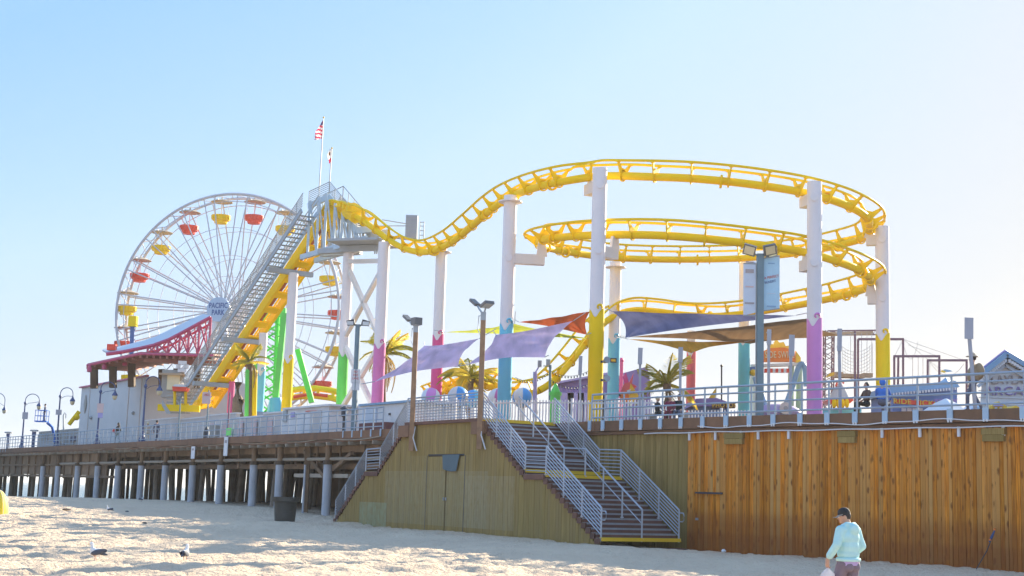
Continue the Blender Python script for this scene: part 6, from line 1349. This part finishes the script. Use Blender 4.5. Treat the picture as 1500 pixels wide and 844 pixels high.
# trapeze rig
tz = thing('trapeze_rig', 'mauve steel trapeze rig with nets and a hanging platform', 'trapeze rig', P(1250, 600, 90))
lattice(tz, P(1213, 604, 90), P(1214, 485, 90), .55, M['maroon'], .05, 16); lattice(tz, P(1212, 488, 90), P(1288, 487, 90), .28, M['maroon'], .035, 14); part('board', MB().box(P(1243, 551, 89), (1.9, .9, .22)).box(P(1228, 549, 89), (.5, .6, .3)).box(P(1270, 550, 89), (.6, .6, .25)), M['plankp'], tz); part('wide_board', MB().beam(P(1203, 490, 89.5), P(1278, 488, 89.5), .3, .22), M['plankp'], tz)
for x0, y0, x1, y1 in ((1252.5, 484, 1252.5, 600), (1257, 497, 1257, 600), (1323, 497, 1323, 604), (1310, 522, 1310, 604), (1376, 522, 1376, 604), (1359, 528, 1359, 604), (1416, 528, 1416, 604), (1315, 524, 1316, 604)): part('post', MB().rod(P(x0, y1, 88), P(x1, y0, 88), .075, 8), M['maroon'], tz, True)
for a, b in (((1257, 497), (1324, 497)), ((1309, 522), (1377, 522)), ((1358, 528), (1417, 528))): part('cross_beam', MB().beam(P(*a, 88), P(*b, 88), .14, .14), M['maroon'], tz)
nt = MB()
for k in range(9):
    f = k/8; nt.tube(hang([P(1234, 508+f*40, 89), P(1279, 503+f*40, 89)], .45, .01, 8), .012, 4)
for k in range(12): x = 1234+k*4; nt.rod(P(x, 508+3*math.sin(k*.27)-k*.4+6*math.sin(k/11*3.14), 89), P(x, 549, 89), .010, 4)
for a, b in (((1323, 497), (1416, 529)), ((1323, 497), (1400, 560)), ((1310, 523), (1323, 497)), ((1330, 505), (1376, 523))): nt.rod(P(*a, 88), P(*b, 88), .012, 4)
for x in (1246, 1262, 1270, 1277, 1337, 1345, 1352, 1362): nt.rod(P(x, 488 if x < 1300 else 523, 88.5), P(x, 545 if x < 1300 else 585, 88.5), .016, 4)
nt.tube(hang([P(1325, 510, 88), P(1345, 500, 88)], .9, .01, 8), .012, 4); nt.tube(hang([P(1362, 530, 88), P(1412, 533, 88)], .8, .01, 10), .014, 4)
part('net', nt, M['rope'], tz, kind='stuff')
# ticket booth
tb = thing('ticket_booth', 'blue ticket booth with a red and gold lettered sign', 'booth', P(1350, 600, 66))
slab(tb, 'wall', [(1308, 612), (1308, 575), (1402, 566), (1402, 612)], 66, 4, M['bluewall']); slab(tb, 'roof', [(1304, 577), (1304, 566), (1400, 558), (1406, 567)], 65.6, 4.8, M['bluetrim'])
for k in range(22): x = 1309+k*4.3; part('dentil', MB().box(P(x, 577.5-(x-1309)*.09, 65.5), (.075, .06, .12)), M['signw'], tb)
sg2 = slab(tb, 'sign', [(1311, 591), (1311, 585), (1382, 589), (1382, 596)], 65.3, .2, M['red']); text('RIDE TICKETS', .36, M['gold'], P(1348, 590.3, 65.26), (P(1382, 592.5, 65.3)-P(1311, 588, 65.3)), Z, sg2, .02, sx=1.08)
for k in range(5): x = 1368+k*7; slab(tb, 'valance_point', [(x, 585), (x+7, 584), (x+3.5, 591)], 65.2, .1, M['purple'])
for k in range(4): part('window', MB().box(P(1324+k*8, 602, 65.9), (.2, .1, .25)), M['signw'], tb)
cu = thing('cupola', 'yellow cupola with a blue pointed roof on the ticket booth', 'cupola', P(1386, 575, 68)); cc = P(1386, 575, 68); part('drum', MB().box(cc, (.55, .55, .72)), M['yellow'], cu); part('roof', MB().rod(P(1386, 563, 68), P(1386, 553, 68), .42, 4, .02), M['bluetrim'], cu); part('skirt', MB().rod(P(1386, 588, 68), P(1388, 582, 68), .30, 8, .34), M['yellow'], cu)
kb = thing('kite', 'small yellow and blue bird kite above the ticket booth', 'kite', P(1387, 543, 70)); slab(kb, 'wing', [(1378, 545), (1384, 541), (1391, 542), (1396, 544), (1388, 545)], 70, .06, M['bluetrim']); slab(kb, 'body', [(1378, 545), (1380, 542), (1386, 544.5), (1384, 546)], 69.9, .06, M['gold'])
for lab, x0, x1, yt, yb, Y, mt in (('wide white market umbrella right of the ticket booth', 1352, 1420, 584, 603, 58, 'signw'), ('second white market umbrella behind the man in the hat', 1405, 1462, 588, 603, 60, 'bannerw')):
    ax = P((x0+x1)/2, yb, Y); r = (x1-x0)/2*Y/FPX; h = (yb-yt)*Y/FPX; o = thing('market_umbrella', lab, 'umbrella', (ax.x, ax.y, DECK), group='white market umbrellas'); part('canopy', MB().lathe([(r, -.06), (r, 0), (r*.5, h*.62), (.04, h)], ax, 8), M[mt], o); part('pole', MB().rod((ax.x, ax.y, DECK), ax+Z*h, .03, 6), M['steel'], o, True)
# arcade
ar = thing('arcade_building', 'white gabled arcade building with pale blue trim at the far right', 'building', P(1475, 590, 56))
AY = 57; gx = V((1, 0, .0)); apex = P(1470, 520, AY); eL, eR = P(1431, 551, AY), P(1527, 554, AY); bl_, br_ = V((eL.x, AY, DECK)), V((eR.x+2.5, AY, DECK)); eR2 = V((eR.x+2.5, AY, eR.z-.9))
slabpts = [bl_, br_, V((br_.x, AY, eL.z-.3)), apex+V((0, 0, -.3)), V((eL.x+.2, AY, eL.z-.15))]
wl_ = part('wall', MB().prism(slabpts, (3.9, 4.6, 0)), M['signw'], ar)
for a, b in ((eL, apex), (apex, eR)):
    d_ = (b-a).normalized(); part('gable_trim', MB().beam(a-V((0, .2, 0)), b-V((0, .2, 0)), .5, .20), M['bluetrim'], ar); part('roof_slope', MB().prism([a+V((-.05, -.3, .12)), b+V((-.05, -.3, .12)), b+V((4.2, 4.6, .12)), a+V((4.2, 4.6, .12))], (0, 0, .07)), M['lilac'], ar)
    part('inner_trim', MB().beam(a+V((0, -.1, -.42)), b+V((0, -.1, -.42)), .2, .12), M['bannerw'], ar)
    for k in range(1, 15): q = a.lerp(b, k/15); part('dentil', MB().box(q+V((0, -.32, -.22)), (.10, .2, .13)), M['signw'], ar)
text('PLAYLAND', .50, M['letterg'], P(1484, 557, AY-.06), (1, 0, .03), Z, wl_, .04, sx=.88); text('ARCADE', .50, M['letterp'], P(1484, 573.5, AY-.06), (1, 0, .03), Z, wl_, .04, sx=1.15)
for k in range(6): part('siding_line', MB().box(V(((bl_.x+br_.x)/2, AY-.02, DECK+.35+k*.28)), (br_.x-bl_.x-.1, .03, .03)), M['wallw'], ar)
yh = thing('toy_house', 'little yellow house front with a pointed gable before the arcade', 'stall', P(1464, 600, 52)); slab(yh, 'front', [(1452, 603), (1452, 595), (1463, 588), (1475, 595), (1475, 603)], 52, .5, M['gold']); slab(yh, 'gable', [(1455, 595), (1463, 590), (1471, 595)], 51.9, .1, M['lilac'])
for x in (1459, 1466): part('window', MB().box(P(x, 599, 51.95), (.07, .08, .11)), M['signw'], yh)
for lab, x0, mt in (('lilac stall awning left of the toy house', 1431, 'bluetrim'), ('yellow stall awning right of the toy house', 1480, 'gold'), ('lilac stall awning at the right frame edge', 1491, 'lilac')): o = thing('awning', lab, 'awning', P(x0+8, 600, 53)); slab(o, 'canopy', [(x0, 603), (x0+3, 597), (x0+8, 594), (x0+14, 597), (x0+17, 603)], 53, .9, M[mt]); part('post', MB().rod(P(x0+8, 612, 53.5), P(x0+8, 596, 53.5), .04, 6), M['steel'], o)
# string wires between columns, and small fixtures on them
for lab, x, y, Y, mt in (('small yellow wall lamp on the light blue based column', 898.5, 528, 83.2, 'gold'),): o = thing('wall_lamp', lab, 'lamp', P(x, y, Y)); part('housing', MB().box(P(x, y, Y), (.36, .2, .26)), M['dark'], o); part('lens', MB().box(P(x, y, Y-.12), (.26, .03, .14)), M[mt], o)
for lab, x, y, Y in (('pair of dark loudspeakers on the yellow based column edge', 888, 530, 65),): 
    o = thing('loudspeaker', lab, 'speaker', P(x, y, Y))
    for dy in (0, 27): part('horn', MB().rod(P(x-3, y+dy, Y), P(x+1.5, y+dy-3, Y-.3), .08, 10, .16), M['steel'], o, True); part('bracket', MB().box(P(x-5, y+dy, Y+.1), (.2, .1, .1)), M['dark'], o)
# ------------------------------------------------------------------ sea air
def haze():
    m = bpy.data.materials.new('sea_air'); m.use_nodes = True; t = m.node_tree; t.nodes.clear(); o_ = nd(t, 'ShaderNodeOutputMaterial'); v = nd(t, 'ShaderNodeVolumePrincipled')
    v.inputs['Color'].default_value = (.98, .97, .95, 1); v.inputs['Density'].default_value = .00025; v.inputs['Anisotropy'].default_value = .3; t.links.new(v.outputs[0], o_.inputs['Volume'])
    o = part('haze', MB().box((0, 2500, 16), (18400, 23400, 50)), m); tag(o, 'thin pale sea air over the beach and pier', kind='stuff')
haze()
